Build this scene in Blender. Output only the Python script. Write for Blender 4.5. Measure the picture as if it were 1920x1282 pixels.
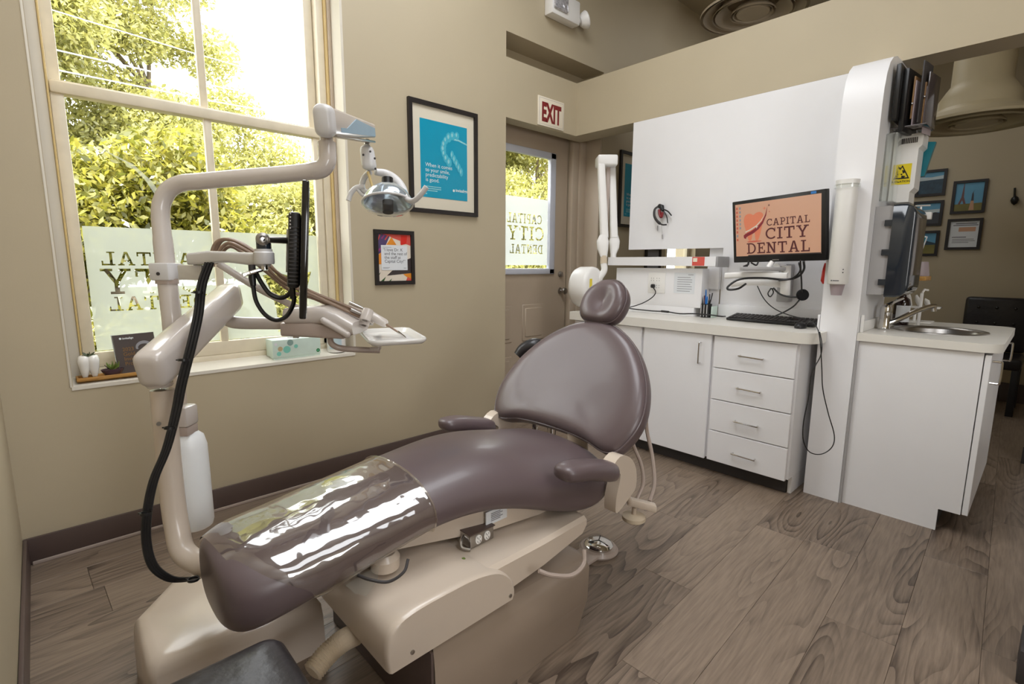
import bpy, bmesh, math, random
from mathutils import Vector, Matrix
import numpy as np

for _o in list(bpy.data.objects):
    bpy.data.objects.remove(_o)
C = bpy.context.scene.collection
SC = bpy.context.scene
PI = math.pi
random.seed(7)
RNG = np.random.default_rng(5)

# ------------------------------------------------------------------ camera
cam_d = bpy.data.cameras.new('camera')
cam_d.sensor_width = 36.0
cam_d.sensor_fit = 'HORIZONTAL'
cam_d.lens = 17.7238
cam_d.clip_start = 0.02
cam = bpy.data.objects.new('camera', cam_d)
C.objects.link(cam)
_r = [[0.729533, 0.100164, -0.676571], [-0.683921, 0.115323, -0.720384], [0.005868, 0.988265, 0.152636]]
cam.matrix_world = Matrix(((_r[0][0], _r[0][1], _r[0][2], 0.0), (_r[1][0], _r[1][1], _r[1][2], 0.0), (_r[2][0], _r[2][1], _r[2][2], 1.27), (0, 0, 0, 1)))
SC.camera = cam

# ------------------------------------------------------------------ world, sun, room lamps, added fill lights, exposure
world = bpy.data.worlds.new('bright_overcast_sky')
SC.world = world
world.use_nodes = True
_bg = world.node_tree.nodes['Background']
_bg.inputs[0].default_value = (0.97, 0.98, 1.0, 1)
_bg.inputs[1].default_value = 6.0

def light(name, kind, loc, energy, color=(1, 1, 1), size=1.0, size_y=None, target=None):
    d = bpy.data.lights.new(name, kind)
    d.energy = energy
    d.color = color
    if kind == 'AREA':
        d.shape = 'RECTANGLE'
        d.size = size
        d.size_y = size_y or size
    if kind == 'SUN':
        d.angle = 0.02
    o = bpy.data.objects.new(name, d)
    C.objects.link(o)
    o.location = loc
    if target is not None:
        o.rotation_euler = (Vector(target) - Vector(loc)).to_track_quat('-Z', 'Y').to_euler()
    return o

light('sun', 'SUN', (2, -4, 14), 13.0, (1.0, 0.97, 0.88), target=(3.0, 4, 0))
light('overhead_light', 'AREA', (0.95, 0.9, 3.78), 36, (0.93, 0.96, 1.0), 1.1, 1.6, (0.95, 0.9, 0))
light('overhead_light', 'AREA', (0.7, -1.6, 3.78), 33, (0.93, 0.96, 1.0), 1.5, 1.5, (0.7, -1.6, 0))
light('overhead_light', 'AREA', (1.9, 1.75, 3.78), 22, (0.93, 0.96, 1.0), 1.2, 0.8, (1.9, 1.75, 0))  # added fill to brighten the top of the window wall
light('rear_fill_light', 'AREA', (0.5, -2.95, 1.7), 46, (0.95, 0.97, 1.0), 1.2, 1.6, (1.6, 2.0, 1.0))  # added fill light behind the camera; the wall there has no window
light('overhead_light', 'AREA', (5.2, 1.6, 3.78), 9, (0.97, 0.97, 0.95), 1.0, 1.0, (5.2, 1.6, 0))

SC.view_settings.view_transform = 'Standard'
SC.view_settings.look = 'None'
SC.view_settings.gamma = 1.0
SC.view_settings.use_curve_mapping = False
SC.view_settings.exposure = 0.24

# ------------------------------------------------------------------ helpers: materials
def lin(c):
    r = []
    for v in c:
        v = v / 255.0
        r.append(v / 12.92 if v <= 0.04045 else ((v + 0.055) / 1.055) ** 2.4)
    return (r[0], r[1], r[2], 1.0)

def mat(name, rgb, rough=0.5, metal=0.0, coat=0.0, var=0.03, vscale=8.0, bump=0.0, bscale=60.0, spec=0.5, trans=0.0, emit=0.0, alpha=1.0):
    """principled material whose colour and relief come from noise nodes"""
    m = bpy.data.materials.new(name)
    m.use_nodes = True
    nt = m.node_tree
    b = nt.nodes['Principled BSDF']
    b.inputs['Roughness'].default_value = rough
    b.inputs['Metallic'].default_value = metal
    b.inputs['Coat Weight'].default_value = coat
    b.inputs['Coat Roughness'].default_value = 0.08
    b.inputs['Specular IOR Level'].default_value = spec
    b.inputs['Transmission Weight'].default_value = trans
    b.inputs['Alpha'].default_value = alpha
    c = lin(rgb)
    tc = nt.nodes.new('ShaderNodeTexCoord')
    no = nt.nodes.new('ShaderNodeTexNoise')
    no.inputs['Scale'].default_value = vscale
    no.inputs['Detail'].default_value = 3
    nt.links.new(tc.outputs['Object'], no.inputs['Vector'])
    cr = nt.nodes.new('ShaderNodeValToRGB')
    cr.color_ramp.elements[0].position = 0.3
    cr.color_ramp.elements[1].position = 0.7
    cr.color_ramp.elements[0].color = tuple(v * (1 - var) for v in c[:3]) + (1,)
    cr.color_ramp.elements[1].color = tuple(min(1, v * (1 + var)) for v in c[:3]) + (1,)
    nt.links.new(no.outputs['Fac'], cr.inputs['Fac'])
    nt.links.new(cr.outputs['Color'], b.inputs['Base Color'])
    if emit:
        nt.links.new(cr.outputs['Color'], b.inputs['Emission Color'])
        b.inputs['Emission Strength'].default_value = emit
    if bump:
        n2 = nt.nodes.new('ShaderNodeTexNoise')
        n2.inputs['Scale'].default_value = bscale
        n2.inputs['Detail'].default_value = 4
        nt.links.new(tc.outputs['Object'], n2.inputs['Vector'])
        bp = nt.nodes.new('ShaderNodeBump')
        bp.inputs['Strength'].default_value = bump
        bp.inputs['Distance'].default_value = 0.01
        nt.links.new(n2.outputs['Fac'], bp.inputs['Height'])
        nt.links.new(bp.outputs['Normal'], b.inputs['Normal'])
    return m

def wood_mat(name, dark, light_, scale=(1.2, 9, 9), rough=0.45, rings=5.0):
    m = bpy.data.materials.new(name)
    m.use_nodes = True
    nt = m.node_tree
    N, L = nt.nodes, nt.links
    b = N['Principled BSDF']
    b.inputs['Roughness'].default_value = rough
    tc = N.new('ShaderNodeTexCoord')
    oi = N.new('ShaderNodeObjectInfo')
    mul = N.new('ShaderNodeVectorMath'); mul.operation = 'SCALE'
    cb = N.new('ShaderNodeCombineXYZ')
    L.new(oi.outputs['Random'], cb.inputs[0]); L.new(oi.outputs['Random'], cb.inputs[1]); L.new(oi.outputs['Random'], cb.inputs[2])
    L.new(cb.outputs[0], mul.inputs[0]); mul.inputs['Scale'].default_value = 37.0
    ad = N.new('ShaderNodeVectorMath'); ad.operation = 'ADD'
    L.new(tc.outputs['Object'], ad.inputs[0]); L.new(mul.outputs[0], ad.inputs[1])
    mp = N.new('ShaderNodeMapping'); mp.inputs['Scale'].default_value = scale
    L.new(ad.outputs[0], mp.inputs['Vector'])
    # contour lines of a stretched noise field: cathedral grain with knots
    n1 = N.new('ShaderNodeTexNoise'); n1.inputs['Scale'].default_value = 1.0; n1.inputs['Detail'].default_value = 1.5; n1.inputs['Roughness'].default_value = 0.4
    L.new(mp.outputs[0], n1.inputs['Vector'])
    k = N.new('ShaderNodeMath'); k.operation = 'MULTIPLY'; k.inputs[1].default_value = rings * 6.0
    L.new(n1.outputs['Fac'], k.inputs[0])
    fr = N.new('ShaderNodeMath'); fr.operation = 'FRACT'; L.new(k.outputs[0], fr.inputs[0])
    pw = N.new('ShaderNodeMath'); pw.operation = 'POWER'; pw.inputs[1].default_value = 2.5; L.new(fr.outputs[0], pw.inputs[0])
    # fine pores
    mp2 = N.new('ShaderNodeMapping'); mp2.inputs['Scale'].default_value = (8, 110, 110)
    L.new(ad.outputs[0], mp2.inputs['Vector'])
    n2 = N.new('ShaderNodeTexNoise'); n2.inputs['Scale'].default_value = 1.0; n2.inputs['Detail'].default_value = 3
    L.new(mp2.outputs[0], n2.inputs['Vector'])
    # where the ring lines show strongly
    n3 = N.new('ShaderNodeTexNoise'); n3.inputs['Scale'].default_value = 0.9; L.new(mp.outputs[0], n3.inputs['Vector'])
    mr = N.new('ShaderNodeMapRange'); mr.inputs[1].default_value = 0.4; mr.inputs[2].default_value = 0.62
    L.new(n3.outputs['Fac'], mr.inputs[0])
    ml = N.new('ShaderNodeMath'); ml.operation = 'MULTIPLY'; L.new(pw.outputs[0], ml.inputs[0]); L.new(mr.outputs[0], ml.inputs[1])
    s = N.new('ShaderNodeMath'); s.operation = 'MULTIPLY_ADD'; s.inputs[1].default_value = -0.6; s.inputs[2].default_value = 0.70
    L.new(ml.outputs[0], s.inputs[0])
    s2 = N.new('ShaderNodeMath'); s2.operation = 'MULTIPLY_ADD'; s2.inputs[1].default_value = 0.9; L.new(n2.outputs['Fac'], s2.inputs[0])
    s2b = N.new('ShaderNodeMath'); s2b.operation = 'SUBTRACT'; s2b.inputs[1].default_value = 0.45; L.new(s.outputs[0], s2b.inputs[0])
    L.new(s2b.outputs[0], s2.inputs[2])
    rv = N.new('ShaderNodeMath'); rv.operation = 'MULTIPLY_ADD'; rv.inputs[1].default_value = 0.28; L.new(oi.outputs['Random'], rv.inputs[0])
    s3 = N.new('ShaderNodeMath'); s3.operation = 'SUBTRACT'; s3.inputs[1].default_value = 0.14; L.new(s2.outputs[0], s3.inputs[0])
    L.new(s3.outputs[0], rv.inputs[2])
    cr = N.new('ShaderNodeValToRGB')
    cr.color_ramp.elements[0].color = lin(dark); cr.color_ramp.elements[1].color = lin(light_)
    cr.color_ramp.elements[0].position = 0.05; cr.color_ramp.elements[1].position = 0.95
    L.new(rv.outputs[0], cr.inputs['Fac'])
    L.new(cr.outputs['Color'], b.inputs['Base Color'])
    bp = N.new('ShaderNodeBump'); bp.inputs['Strength'].default_value = 0.12; bp.inputs['Distance'].default_value = 0.002
    L.new(n2.outputs['Fac'], bp.inputs['Height']); L.new(bp.outputs['Normal'], b.inputs['Normal'])
    return m

def clear_mat(name, tint=(255, 255, 255), rough=0.02, strength=1.0, base=0.03, bump=0.0, bscale=10.0, haze=0.0, hazergb=(235, 238, 232)):
    """thin clear sheet: fresnel mix of transparency and mirror, with optional milky haze"""
    m = bpy.data.materials.new(name)
    m.use_nodes = True
    nt = m.node_tree
    N, L = nt.nodes, nt.links
    N.remove(N['Principled BSDF'])
    out = N['Material Output']
    tr = N.new('ShaderNodeBsdfTransparent'); tr.inputs[0].default_value = lin(tint)
    gl = N.new('ShaderNodeBsdfGlossy'); gl.inputs['Roughness'].default_value = rough; gl.inputs[0].default_value = (1, 1, 1, 1)
    lw = N.new('ShaderNodeLayerWeight'); lw.inputs['Blend'].default_value = 0.5
    fz = N.new('ShaderNodeMath'); fz.operation = 'POWER'; fz.inputs[1].default_value = 4.0
    L.new(lw.outputs['Facing'], fz.inputs[0])
    ma = N.new('ShaderNodeMath'); ma.operation = 'MULTIPLY_ADD'; ma.inputs[1].default_value = strength; ma.inputs[2].default_value = base
    ma.use_clamp = True
    L.new(fz.outputs[0], ma.inputs[0])
    mx = N.new('ShaderNodeMixShader')
    L.new(ma.outputs[0], mx.inputs[0]); L.new(gl.outputs[0], mx.inputs[2])
    src = tr.outputs[0]
    if haze:
        ds = N.new('ShaderNodeBsdfTranslucent'); ds.inputs[0].default_value = lin(hazergb)
        d2 = N.new('ShaderNodeBsdfDiffuse'); d2.inputs[0].default_value = lin(hazergb)
        m1 = N.new('ShaderNodeMixShader'); m1.inputs[0].default_value = 0.45
        L.new(ds.outputs[0], m1.inputs[1]); L.new(d2.outputs[0], m1.inputs[2])
        m2 = N.new('ShaderNodeMixShader')
        tc = N.new('ShaderNodeTexCoord'); hn = N.new('ShaderNodeTexNoise'); hn.inputs['Scale'].default_value = 3.0
        L.new(tc.outputs['Object'], hn.inputs['Vector'])
        mr = N.new('ShaderNodeMapRange'); mr.inputs[3].default_value = haze - 0.03; mr.inputs[4].default_value = haze + 0.03
        L.new(hn.outputs['Fac'], mr.inputs[0]); L.new(mr.outputs[0], m2.inputs[0])
        L.new(src, m2.inputs[1]); L.new(m1.outputs[0], m2.inputs[2])
        src = m2.outputs[0]
    L.new(src, mx.inputs[1])
    if bump:
        tc = N.new('ShaderNodeTexCoord'); bn = N.new('ShaderNodeTexNoise'); bn.inputs['Scale'].default_value = bscale; bn.inputs['Detail'].default_value = 2
        L.new(tc.outputs['Object'], bn.inputs['Vector'])
        bp = N.new('ShaderNodeBump'); bp.inputs['Strength'].default_value = bump; bp.inputs['Distance'].default_value = 0.02
        L.new(bn.outputs['Fac'], bp.inputs['Height'])
        L.new(bp.outputs['Normal'], gl.inputs['Normal']); L.new(bp.outputs['Normal'], lw.inputs['Normal'])
    L.new(mx.outputs[0], out.inputs['Surface'])
    return m

def leaf_mat(name, cols, trans=0.62):
    m = bpy.data.materials.new(name)
    m.use_nodes = True
    nt = m.node_tree
    N, L = nt.nodes, nt.links
    N.remove(N['Principled BSDF'])
    g = N.new('ShaderNodeNewGeometry')
    cr = N.new('ShaderNodeValToRGB')
    while len(cr.color_ramp.elements) < len(cols):
        cr.color_ramp.elements.new(0.5)
    for i, c in enumerate(cols):
        cr.color_ramp.elements[i].position = i / (len(cols) - 1)
        cr.color_ramp.elements[i].color = lin(c)
    L.new(g.outputs['Random Per Island'], cr.inputs[0])
    d = N.new('ShaderNodeBsdfDiffuse'); t = N.new('ShaderNodeBsdfTranslucent'); gl = N.new('ShaderNodeBsdfGlossy')
    gl.inputs['Roughness'].default_value = 0.35
    L.new(cr.outputs[0], d.inputs[0]); L.new(cr.outputs[0], t.inputs[0])
    mx = N.new('ShaderNodeMixShader'); mx.inputs[0].default_value = trans
    L.new(d.outputs[0], mx.inputs[1]); L.new(t.outputs[0], mx.inputs[2])
    m2 = N.new('ShaderNodeMixShader'); m2.inputs[0].default_value = 0.05
    L.new(mx.outputs[0], m2.inputs[1]); L.new(gl.outputs[0], m2.inputs[2])
    L.new(m2.outputs[0], N['Material Output'].inputs['Surface'])
    return m

M = {}
M['wall'] = mat('khaki_wall_paint', (186, 173, 147), 0.55, var=0.02, vscale=3, bump=0.03, bscale=220)
M['ceiling'] = mat('khaki_ceiling_paint', (170, 158, 134), 0.7, var=0.02, vscale=3)
M['reveal'] = mat('cream_casing_lit_reveal', (215, 208, 194), 0.5, var=0.02)  # casing cream; on the right reveal it carries the daylight
M['sill'] = mat('white_sill_paint', (226, 220, 208), 0.35, var=0.02)
M['sash'] = mat('cream_sash_paint', (222, 211, 188), 0.4, var=0.05, vscale=14)
M['ochre'] = mat('ochre_window_stop', (212, 186, 128), 0.5)
M['base'] = mat('dark_brown_vinyl_base', (88, 73, 68), 0.4, var=0.03)
M['floor'] = wood_mat('grey_brown_vinyl_plank', (72, 59, 49), (146, 128, 111), (1.1, 5.5, 5.5), 0.40, 2.6)
M['slab'] = mat('floor_joint_dark', (86, 73, 62), 0.8)
M['leather'] = mat('taupe_upholstery', (98, 84, 86), 0.36, var=0.03, vscale=5, coat=0.12, spec=0.55, bump=0.02, bscale=300)
M['leather_dark'] = mat('dark_armrest_vinyl', (58, 47, 46), 0.3, coat=0.2)
M['black_leather'] = mat('black_leather', (38, 35, 38), 0.33, var=0.1, vscale=20, bump=0.25, bscale=25)
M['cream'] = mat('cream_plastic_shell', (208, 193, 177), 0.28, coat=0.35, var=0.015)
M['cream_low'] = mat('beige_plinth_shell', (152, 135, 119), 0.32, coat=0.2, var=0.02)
M['greige'] = mat('warm_grey_enamel', (206, 197, 190), 0.22, coat=0.4, var=0.015)
M['greige_dark'] = mat('mauve_grey_enamel', (178, 162, 152), 0.3, coat=0.2)
M['white_arm'] = mat('white_grey_enamel', (214, 212, 212), 0.3, coat=0.2)
M['white'] = mat('white_laminate', (236, 235, 237), 0.4, var=0.008)
M['white_warm'] = mat('warm_white_plastic', (238, 236, 233), 0.35, var=0.01)
M['white_gloss'] = mat('white_glazed', (236, 234, 230), 0.12, coat=0.5, var=0.01)
M['counter'] = mat('light_counter_laminate', (226, 222, 214), 0.35, var=0.015)
M['kick'] = mat('dark_kick_board', (58, 54, 54), 0.6)
M['black'] = mat('black_plastic', (24, 23, 24), 0.35, var=0.1)
M['black_gloss'] = mat('black_gloss_plastic', (18, 17, 18), 0.12, coat=0.4)
M['hub'] = mat('matte_black_disc', (14, 13, 14), 0.7, spec=0.2)
M['rubber'] = mat('black_cable_rubber', (20, 19, 20), 0.4)
M['frame_black'] = mat('black_wood_frame', (34, 28, 27), 0.45, var=0.1, vscale=20)
M['chrome'] = mat('chrome', (214, 212, 210), 0.1, 1.0, var=0.02)
M['steel'] = mat('brushed_steel', (176, 172, 168), 0.3, 1.0, var=0.04, vscale=40)
M['hose'] = mat('brown_tubing', (142, 118, 98), 0.4)
M['hose_light'] = mat('beige_corrugated_hose', (206, 190, 166), 0.5)
M['door'] = mat('taupe_door_paint', (180, 163, 143), 0.45, var=0.02)
M['doortrim'] = mat('greige_door_casing', (190, 174, 154), 0.45, var=0.02)
M['metalwhite'] = mat('white_metal_lite_frame', (196, 198, 208), 0.35)
M['mat_board'] = mat('cream_mat_board', (228, 216, 200), 0.8, var=0.01)
M['teal'] = mat('teal_print', (10, 155, 192), 0.35, var=0.02)
M['aqua_mid'] = mat('mid_aqua_print', (74, 184, 212), 0.4, var=0.1, vscale=60)
M['aqua_print'] = mat('pale_aqua_print', (150, 212, 224), 0.4, var=0.15, vscale=60)
M['print_white'] = mat('white_print', (232, 238, 240), 0.5, var=0.01)
M['paper'] = mat('white_paper', (225, 228, 232), 0.7, var=0.01)
M['ink'] = mat('dark_grey_ink', (70, 70, 78), 0.6)
M['greyink'] = mat('pale_grey_ink', (150, 150, 156), 0.6)
M['red'] = mat('red_print', (128, 28, 34), 0.4)
M['bright_red'] = mat('bright_red_plastic', (214, 44, 34), 0.35)
M['coral'] = mat('coral_print', (214, 84, 72), 0.5)
M['orange'] = mat('orange_print', (228, 142, 40), 0.5)
M['purple'] = mat('violet_print', (82, 66, 108), 0.5)
M['magenta'] = mat('magenta_print', (150, 58, 120), 0.5)
M['offwhite'] = mat('offwhite_print', (228, 216, 200), 0.5)
M['charcoal'] = mat('charcoal_print', (62, 52, 52), 0.5)
M['leafprint'] = mat('green_print', (58, 92, 52), 0.5)
M['yellow'] = mat('warning_yellow', (238, 214, 30), 0.4)
M['signwhite'] = mat('sign_white', (236, 226, 206), 0.4)
M['plaque'] = mat('dark_grey_plaque', (84, 76, 74), 0.35)
M['gold'] = mat('bronze_gold_ink', (150, 112, 62), 0.4)
M['clipwood'] = mat('brown_hardboard', (142, 108, 70), 0.5, var=0.1, vscale=60)
M['bamboo'] = wood_mat('bamboo_tray', (160, 112, 50), (206, 158, 84), (3, 40, 40), 0.4, 1.2)
M['plum'] = mat('plum_glazed_bowl', (74, 50, 64), 0.25, coat=0.3)
M['soil'] = mat('brown_potting_soil', (104, 78, 72), 0.9, var=0.3, vscale=150)
M['succ'] = mat('green_succulent', (104, 124, 52), 0.5, var=0.2, vscale=60)
M['succ_dark'] = mat('dark_green_leaf', (62, 72, 44), 0.5, var=0.2)
M['tissuebox'] = mat('pale_aqua_carton', (210, 228, 218), 0.5, var=0.05, vscale=12)
M['mint'] = mat('mint_dot_print', (132, 206, 190), 0.5)
M['tan_dot'] = mat('tan_dot_print', (196, 178, 138), 0.5)
M['grey_dot'] = mat('grey_green_dot_print', (140, 168, 162), 0.5)
M['green_dot'] = mat('green_badge_print', (40, 122, 62), 0.4)
M['tissue'] = mat('white_tissue', (240, 240, 240), 0.9)
M['bluelabel'] = mat('pale_blue_label', (196, 216, 226), 0.5)
M['amber'] = mat('amber_brown_bottle', (36, 20, 20), 0.12, coat=0.4)
M['bluepen'] = mat('blue_pen_plastic', (30, 120, 200), 0.35)
M['peach_screen'] = mat('lit_peach_screen', (198, 152, 126), 0.3, emit=0.14, var=0.03, vscale=2)
M['salmon_print'] = mat('salmon_screen_print', (208, 120, 88), 0.4, emit=0.16)
M['salmon_dark'] = mat('rust_screen_print', (186, 92, 74), 0.4, emit=0.2)
M['maroon'] = mat('maroon_screen_print', (84, 30, 36), 0.4, emit=0.06)
M['maroon_red'] = mat('crimson_screen_print', (128, 32, 44), 0.4, emit=0.1)
M['navy'] = mat('dark_navy_cover', (38, 45, 54), 0.1, coat=0.5)
M['smoke'] = mat('smoke_black_cover', (74, 66, 66), 0.12, coat=0.5)
M['grey_plastic'] = mat('grey_plastic', (168, 166, 166), 0.4)
M['greycup'] = mat('mauve_grey_cup', (166, 152, 156), 0.4)
M['tealclear'] = mat('teal_translucent_plastic', (20, 140, 160), 0.2, trans=0.3)
M['lampglass'] = clear_mat('lamp_lens', (244, 248, 250), 0.03, 1.0, 0.05)
M['reflector'] = mat('pale_blue_reflector', (206, 220, 232), 0.12, 0.7, coat=0.3)
M['lightblue'] = mat('pale_blue_lamp_panel', (158, 186, 206), 0.25, coat=0.2)
M['bottle'] = mat('translucent_white_bottle', (244, 247, 249), 0.3, var=0.01)
M['bottle'].node_tree.nodes['Principled BSDF'].inputs['Subsurface Weight'].default_value = 0.6
M['bottle'].node_tree.nodes['Principled BSDF'].inputs['Subsurface Radius'].default_value = (0.08, 0.08, 0.08)
M['glass'] = clear_mat('window_glass', (250, 252, 250), 0.0, 0.25, 0.0)
M['film'] = clear_mat('frosted_film', (255, 255, 255), 0.3, 0.3, 0.0, haze=0.86, hazergb=(186, 190, 178))
M['filmdecal'] = clear_mat('pale_window_decal', (255, 255, 255), 0.3, 0.3, 0.0, haze=0.55, hazergb=(180, 182, 170))
M['doorfilm'] = clear_mat('door_frosted_film', (255, 255, 255), 0.3, 0.3, 0.0, haze=0.92, hazergb=(205, 208, 208))
M['coverplastic'] = clear_mat('clear_vinyl_sleeve', (252, 250, 246), 0.045, 1.2, 0.13, bump=0.4, bscale=8)
M['acrylic'] = clear_mat('clear_acrylic', (250, 252, 252), 0.05, 1.0, 0.05, haze=0.15)
M['diffuser'] = mat('beige_duct_paint', (206, 192, 172), 0.5)
M['diffuser_olive'] = mat('olive_duct_paint', (182, 168, 136), 0.5)
M['ctlens'] = mat('ribbed_clear_lens', (206, 206, 214), 0.12, 0.5, var=0.4, vscale=70)
M['lit'] = mat('lit_white_pane', (252, 252, 250), 0.5, emit=1.3, var=0.0)
M['skyblue'] = mat('blue_sky_print', (96, 160, 194), 0.4)
M['sea'] = mat('deep_sea_print', (38, 66, 84), 0.4, var=0.3, vscale=25)
M['cloud'] = mat('pale_cloud_print', (190, 204, 208), 0.4, var=0.1)
M['hill'] = mat('dark_hill_print', (58, 60, 66), 0.4, var=0.2)
M['field'] = mat('olive_field_print', (120, 112, 54), 0.4, var=0.2)
M['tower'] = mat('rust_tower_print', (112, 74, 72), 0.4)
M['stone'] = mat('sandstone_print', (196, 152, 118), 0.4)
M['skin_print'] = mat('tan_photo_print', (206, 158, 128), 0.5)
M['siding'] = mat('blue_grey_siding', (150, 164, 184), 0.6)
M['roofing'] = mat('grey_roof', (150, 152, 160), 0.8)
M['bark'] = mat('grey_bark', (116, 104, 88), 0.9, var=0.25, vscale=10)
M['ground'] = mat('lawn_ground', (70, 72, 46), 0.9, var=0.2)
M['wire'] = mat('utility_wire', (196, 196, 200), 0.6)
M['leaf_near'] = leaf_mat('near_shrub_leaves', [(92, 96, 40), (128, 126, 46), (156, 150, 58), (172, 164, 76), (150, 150, 96)])
M['leaf_far'] = leaf_mat('tree_leaves', [(140, 142, 88), (164, 162, 92), (180, 176, 102), (194, 188, 118), (176, 176, 122)])

# ------------------------------------------------------------------ helpers: mesh building
WLOC = {}

class MB:
    def __init__(self):
        self.bm = bmesh.new()

    def _xf(self, verts, mtx):
        if mtx is not None:
            bmesh.ops.transform(self.bm, matrix=mtx, verts=verts)

    def box(self, x0, x1, y0, y1, z0, z1, bev=0.0, seg=2, mtx=None):
        r = bmesh.ops.create_cube(self.bm, size=1.0)
        vs = r['verts']
        for v in vs:
            v.co = Vector(((x0 + x1) / 2 + v.co.x * abs(x1 - x0), (y0 + y1) / 2 + v.co.y * abs(y1 - y0), (z0 + z1) / 2 + v.co.z * abs(z1 - z0)))
        if bev > 0:
            es = list({e for v in vs for e in v.link_edges})
            rb = bmesh.ops.bevel(self.bm, geom=es, offset=min(bev, 0.49 * min(abs(x1 - x0), abs(y1 - y0), abs(z1 - z0))), segments=seg, profile=0.5, affect='EDGES')
            vs = list({v for f in rb['faces'] for v in f.verts} | {v for v in vs if v.is_valid})
        self._xf(vs, mtx)
        return self

    def obox(self, c, ex, ey, ez, sx, sy, sz, bev=0.0, seg=2):
        m = frame_mtx(c, ex, ey, ez)
        return self.box(-sx / 2, sx / 2, -sy / 2, sy / 2, -sz / 2, sz / 2, bev, seg, m)

    def rings(self, rings, cap=True, closed=False):
        cap = cap and len(rings[0]) > 2
        R = [[self.bm.verts.new(p) for p in ring] for ring in rings]
        n = len(R[0])
        m = len(R)
        for i in range(m if closed else m - 1):
            a, b = R[i], R[(i + 1) % m]
            for j in range(n if n > 2 else 1):
                self.bm.faces.new((a[j], a[(j + 1) % n], b[(j + 1) % n], b[j]))
        if cap and not closed:
            self.bm.faces.new(R[0][::-1])
            self.bm.faces.new(R[-1])
        return self

    def tube(self, path, r, n=10, cap=True, closed=False, flat=1.0):
        P = [Vector(p) for p in path]
        m = len(P)
        rr = r if isinstance(r, (list, tuple)) else [r] * m
        rings = []
        up = None
        for i in range(m):
            if closed:
                t = P[(i + 1) % m] - P[i - 1]
            else:
                t = P[min(i + 1, m - 1)] - P[max(i - 1, 0)]
            t.normalize()
            if up is None:
                up = t.orthogonal().normalized()
            up = (up - t * up.dot(t))
            if up.length < 1e-6:
                up = t.orthogonal()
            up.normalize()
            s = t.cross(up)
            rings.append([P[i] + (up * math.cos(2 * PI * k / n) + s * math.sin(2 * PI * k / n) * flat) * rr[i] for k in range(n)])
        return self.rings(rings, cap, closed)

    def cyl(self, a, b, r0, r1=None, n=20):
        return self.tube([a, b], [r0, r0 if r1 is None else r1], n)

    def lathe(self, prof, origin=(0, 0, 0), axis=(0, 0, 1), n=28, cap=False, sy=1.0):
        q = Vector((0, 0, 1)).rotation_difference(Vector(axis).normalized())
        o = Vector(origin)
        rings = []
        for (r, z) in prof:
            rings.append([o + q @ Vector((max(r, 1e-4) * math.cos(2 * PI * k / n), max(r, 1e-4) * sy * math.sin(2 * PI * k / n), z)) for k in range(n)])
        return self.rings(rings, cap)

    def prism(self, poly, origin, ex, ey, depth):
        """polygon in the (ex, ey) plane pushed along the vector depth"""
        o, ex, ey, d = Vector(origin), Vector(ex), Vector(ey), Vector(depth)
        a = [o + ex * p[0] + ey * p[1] for p in poly]
        return self.rings([a, [p + d for p in a]], True)

    def flat(self, poly, origin, ex, ey):
        o, ex, ey = Vector(origin), Vector(ex), Vector(ey)
        self.bm.faces.new([self.bm.verts.new(o + ex * p[0] + ey * p[1]) for p in poly])
        return self

    def ball(self, c, r, sx=1, sy=1, sz=1, u=16, v=10):
        rr = bmesh.ops.create_uvsphere(self.bm, u_segments=u, v_segments=v, radius=r)
        for p in rr['verts']:
            p.co = Vector((c[0] + p.co.x * sx, c[1] + p.co.y * sy, c[2] + p.co.z * sz))
        return self

    def torus(self, c, R, r, axis=(0, 0, 1), n=32, k=10, sy=1.0):
        q = Vector((0, 0, 1)).rotation_difference(Vector(axis).normalized())
        return self.tube([Vector(c) + q @ Vector((R * math.cos(2 * PI * i / n), R * sy * math.sin(2 * PI * i / n), 0)) for i in range(n)], r, k, closed=True)

    def build(self, name, m, parent=None, smooth=True, subsurf=0, angle=38):
        me = bpy.data.meshes.new(name)
        bmesh.ops.recalc_face_normals(self.bm, faces=self.bm.faces[:])
        self.bm.to_mesh(me)
        self.bm.free()
        return place_mesh(name, me, m, parent, smooth, subsurf, angle)

def place_mesh(name, me, m, parent=None, smooth=True, subsurf=0, angle=38):
    n = len(me.vertices)
    co = np.empty(n * 3, dtype=np.float32)
    me.vertices.foreach_get('co', co)
    co = co.reshape(-1, 3)
    lo, hi = co.min(0), co.max(0)
    c = np.array([(lo[0] + hi[0]) / 2, (lo[1] + hi[1]) / 2, lo[2]])
    me.vertices.foreach_set('co', (co - c).astype(np.float32).ravel())
    if smooth:
        me.polygons.foreach_set('use_smooth', [True] * len(me.polygons))
        me.set_sharp_from_angle(angle=math.radians(angle))
    me.materials.append(m)
    me.update()
    o = bpy.data.objects.new(name, me)
    C.objects.link(o)
    w = Vector([float(v) for v in c])
    WLOC[o.name] = w
    if parent is not None:
        o.parent = parent
        o.location = w - WLOC[parent.name]
    else:
        o.location = w
    if subsurf:
        s = o.modifiers.new('smooth', 'SUBSURF')
        s.levels = s.render_levels = subsurf
    return o

def frame_mtx(c, ex, ey, ez):
    ex, ey, ez = Vector(ex).normalized(), Vector(ey).normalized(), Vector(ez).normalized()
    return Matrix(((ex.x, ey.x, ez.x, c[0]), (ex.y, ey.y, ez.y, c[1]), (ex.z, ey.z, ez.z, c[2]), (0, 0, 0, 1)))

def tag(o, label, cat, group=None):
    o['label'] = label
    o['category'] = cat
    if group:
        o['group'] = group
    return o

def thing(name, label, cat, loc=(0, 0, 0), group=None):
    o = bpy.data.objects.new(name, None)
    o.empty_display_size = 0.05
    C.objects.link(o)
    o.location = loc
    WLOC[o.name] = Vector(loc)
    return tag(o, label, cat, group)

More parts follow.
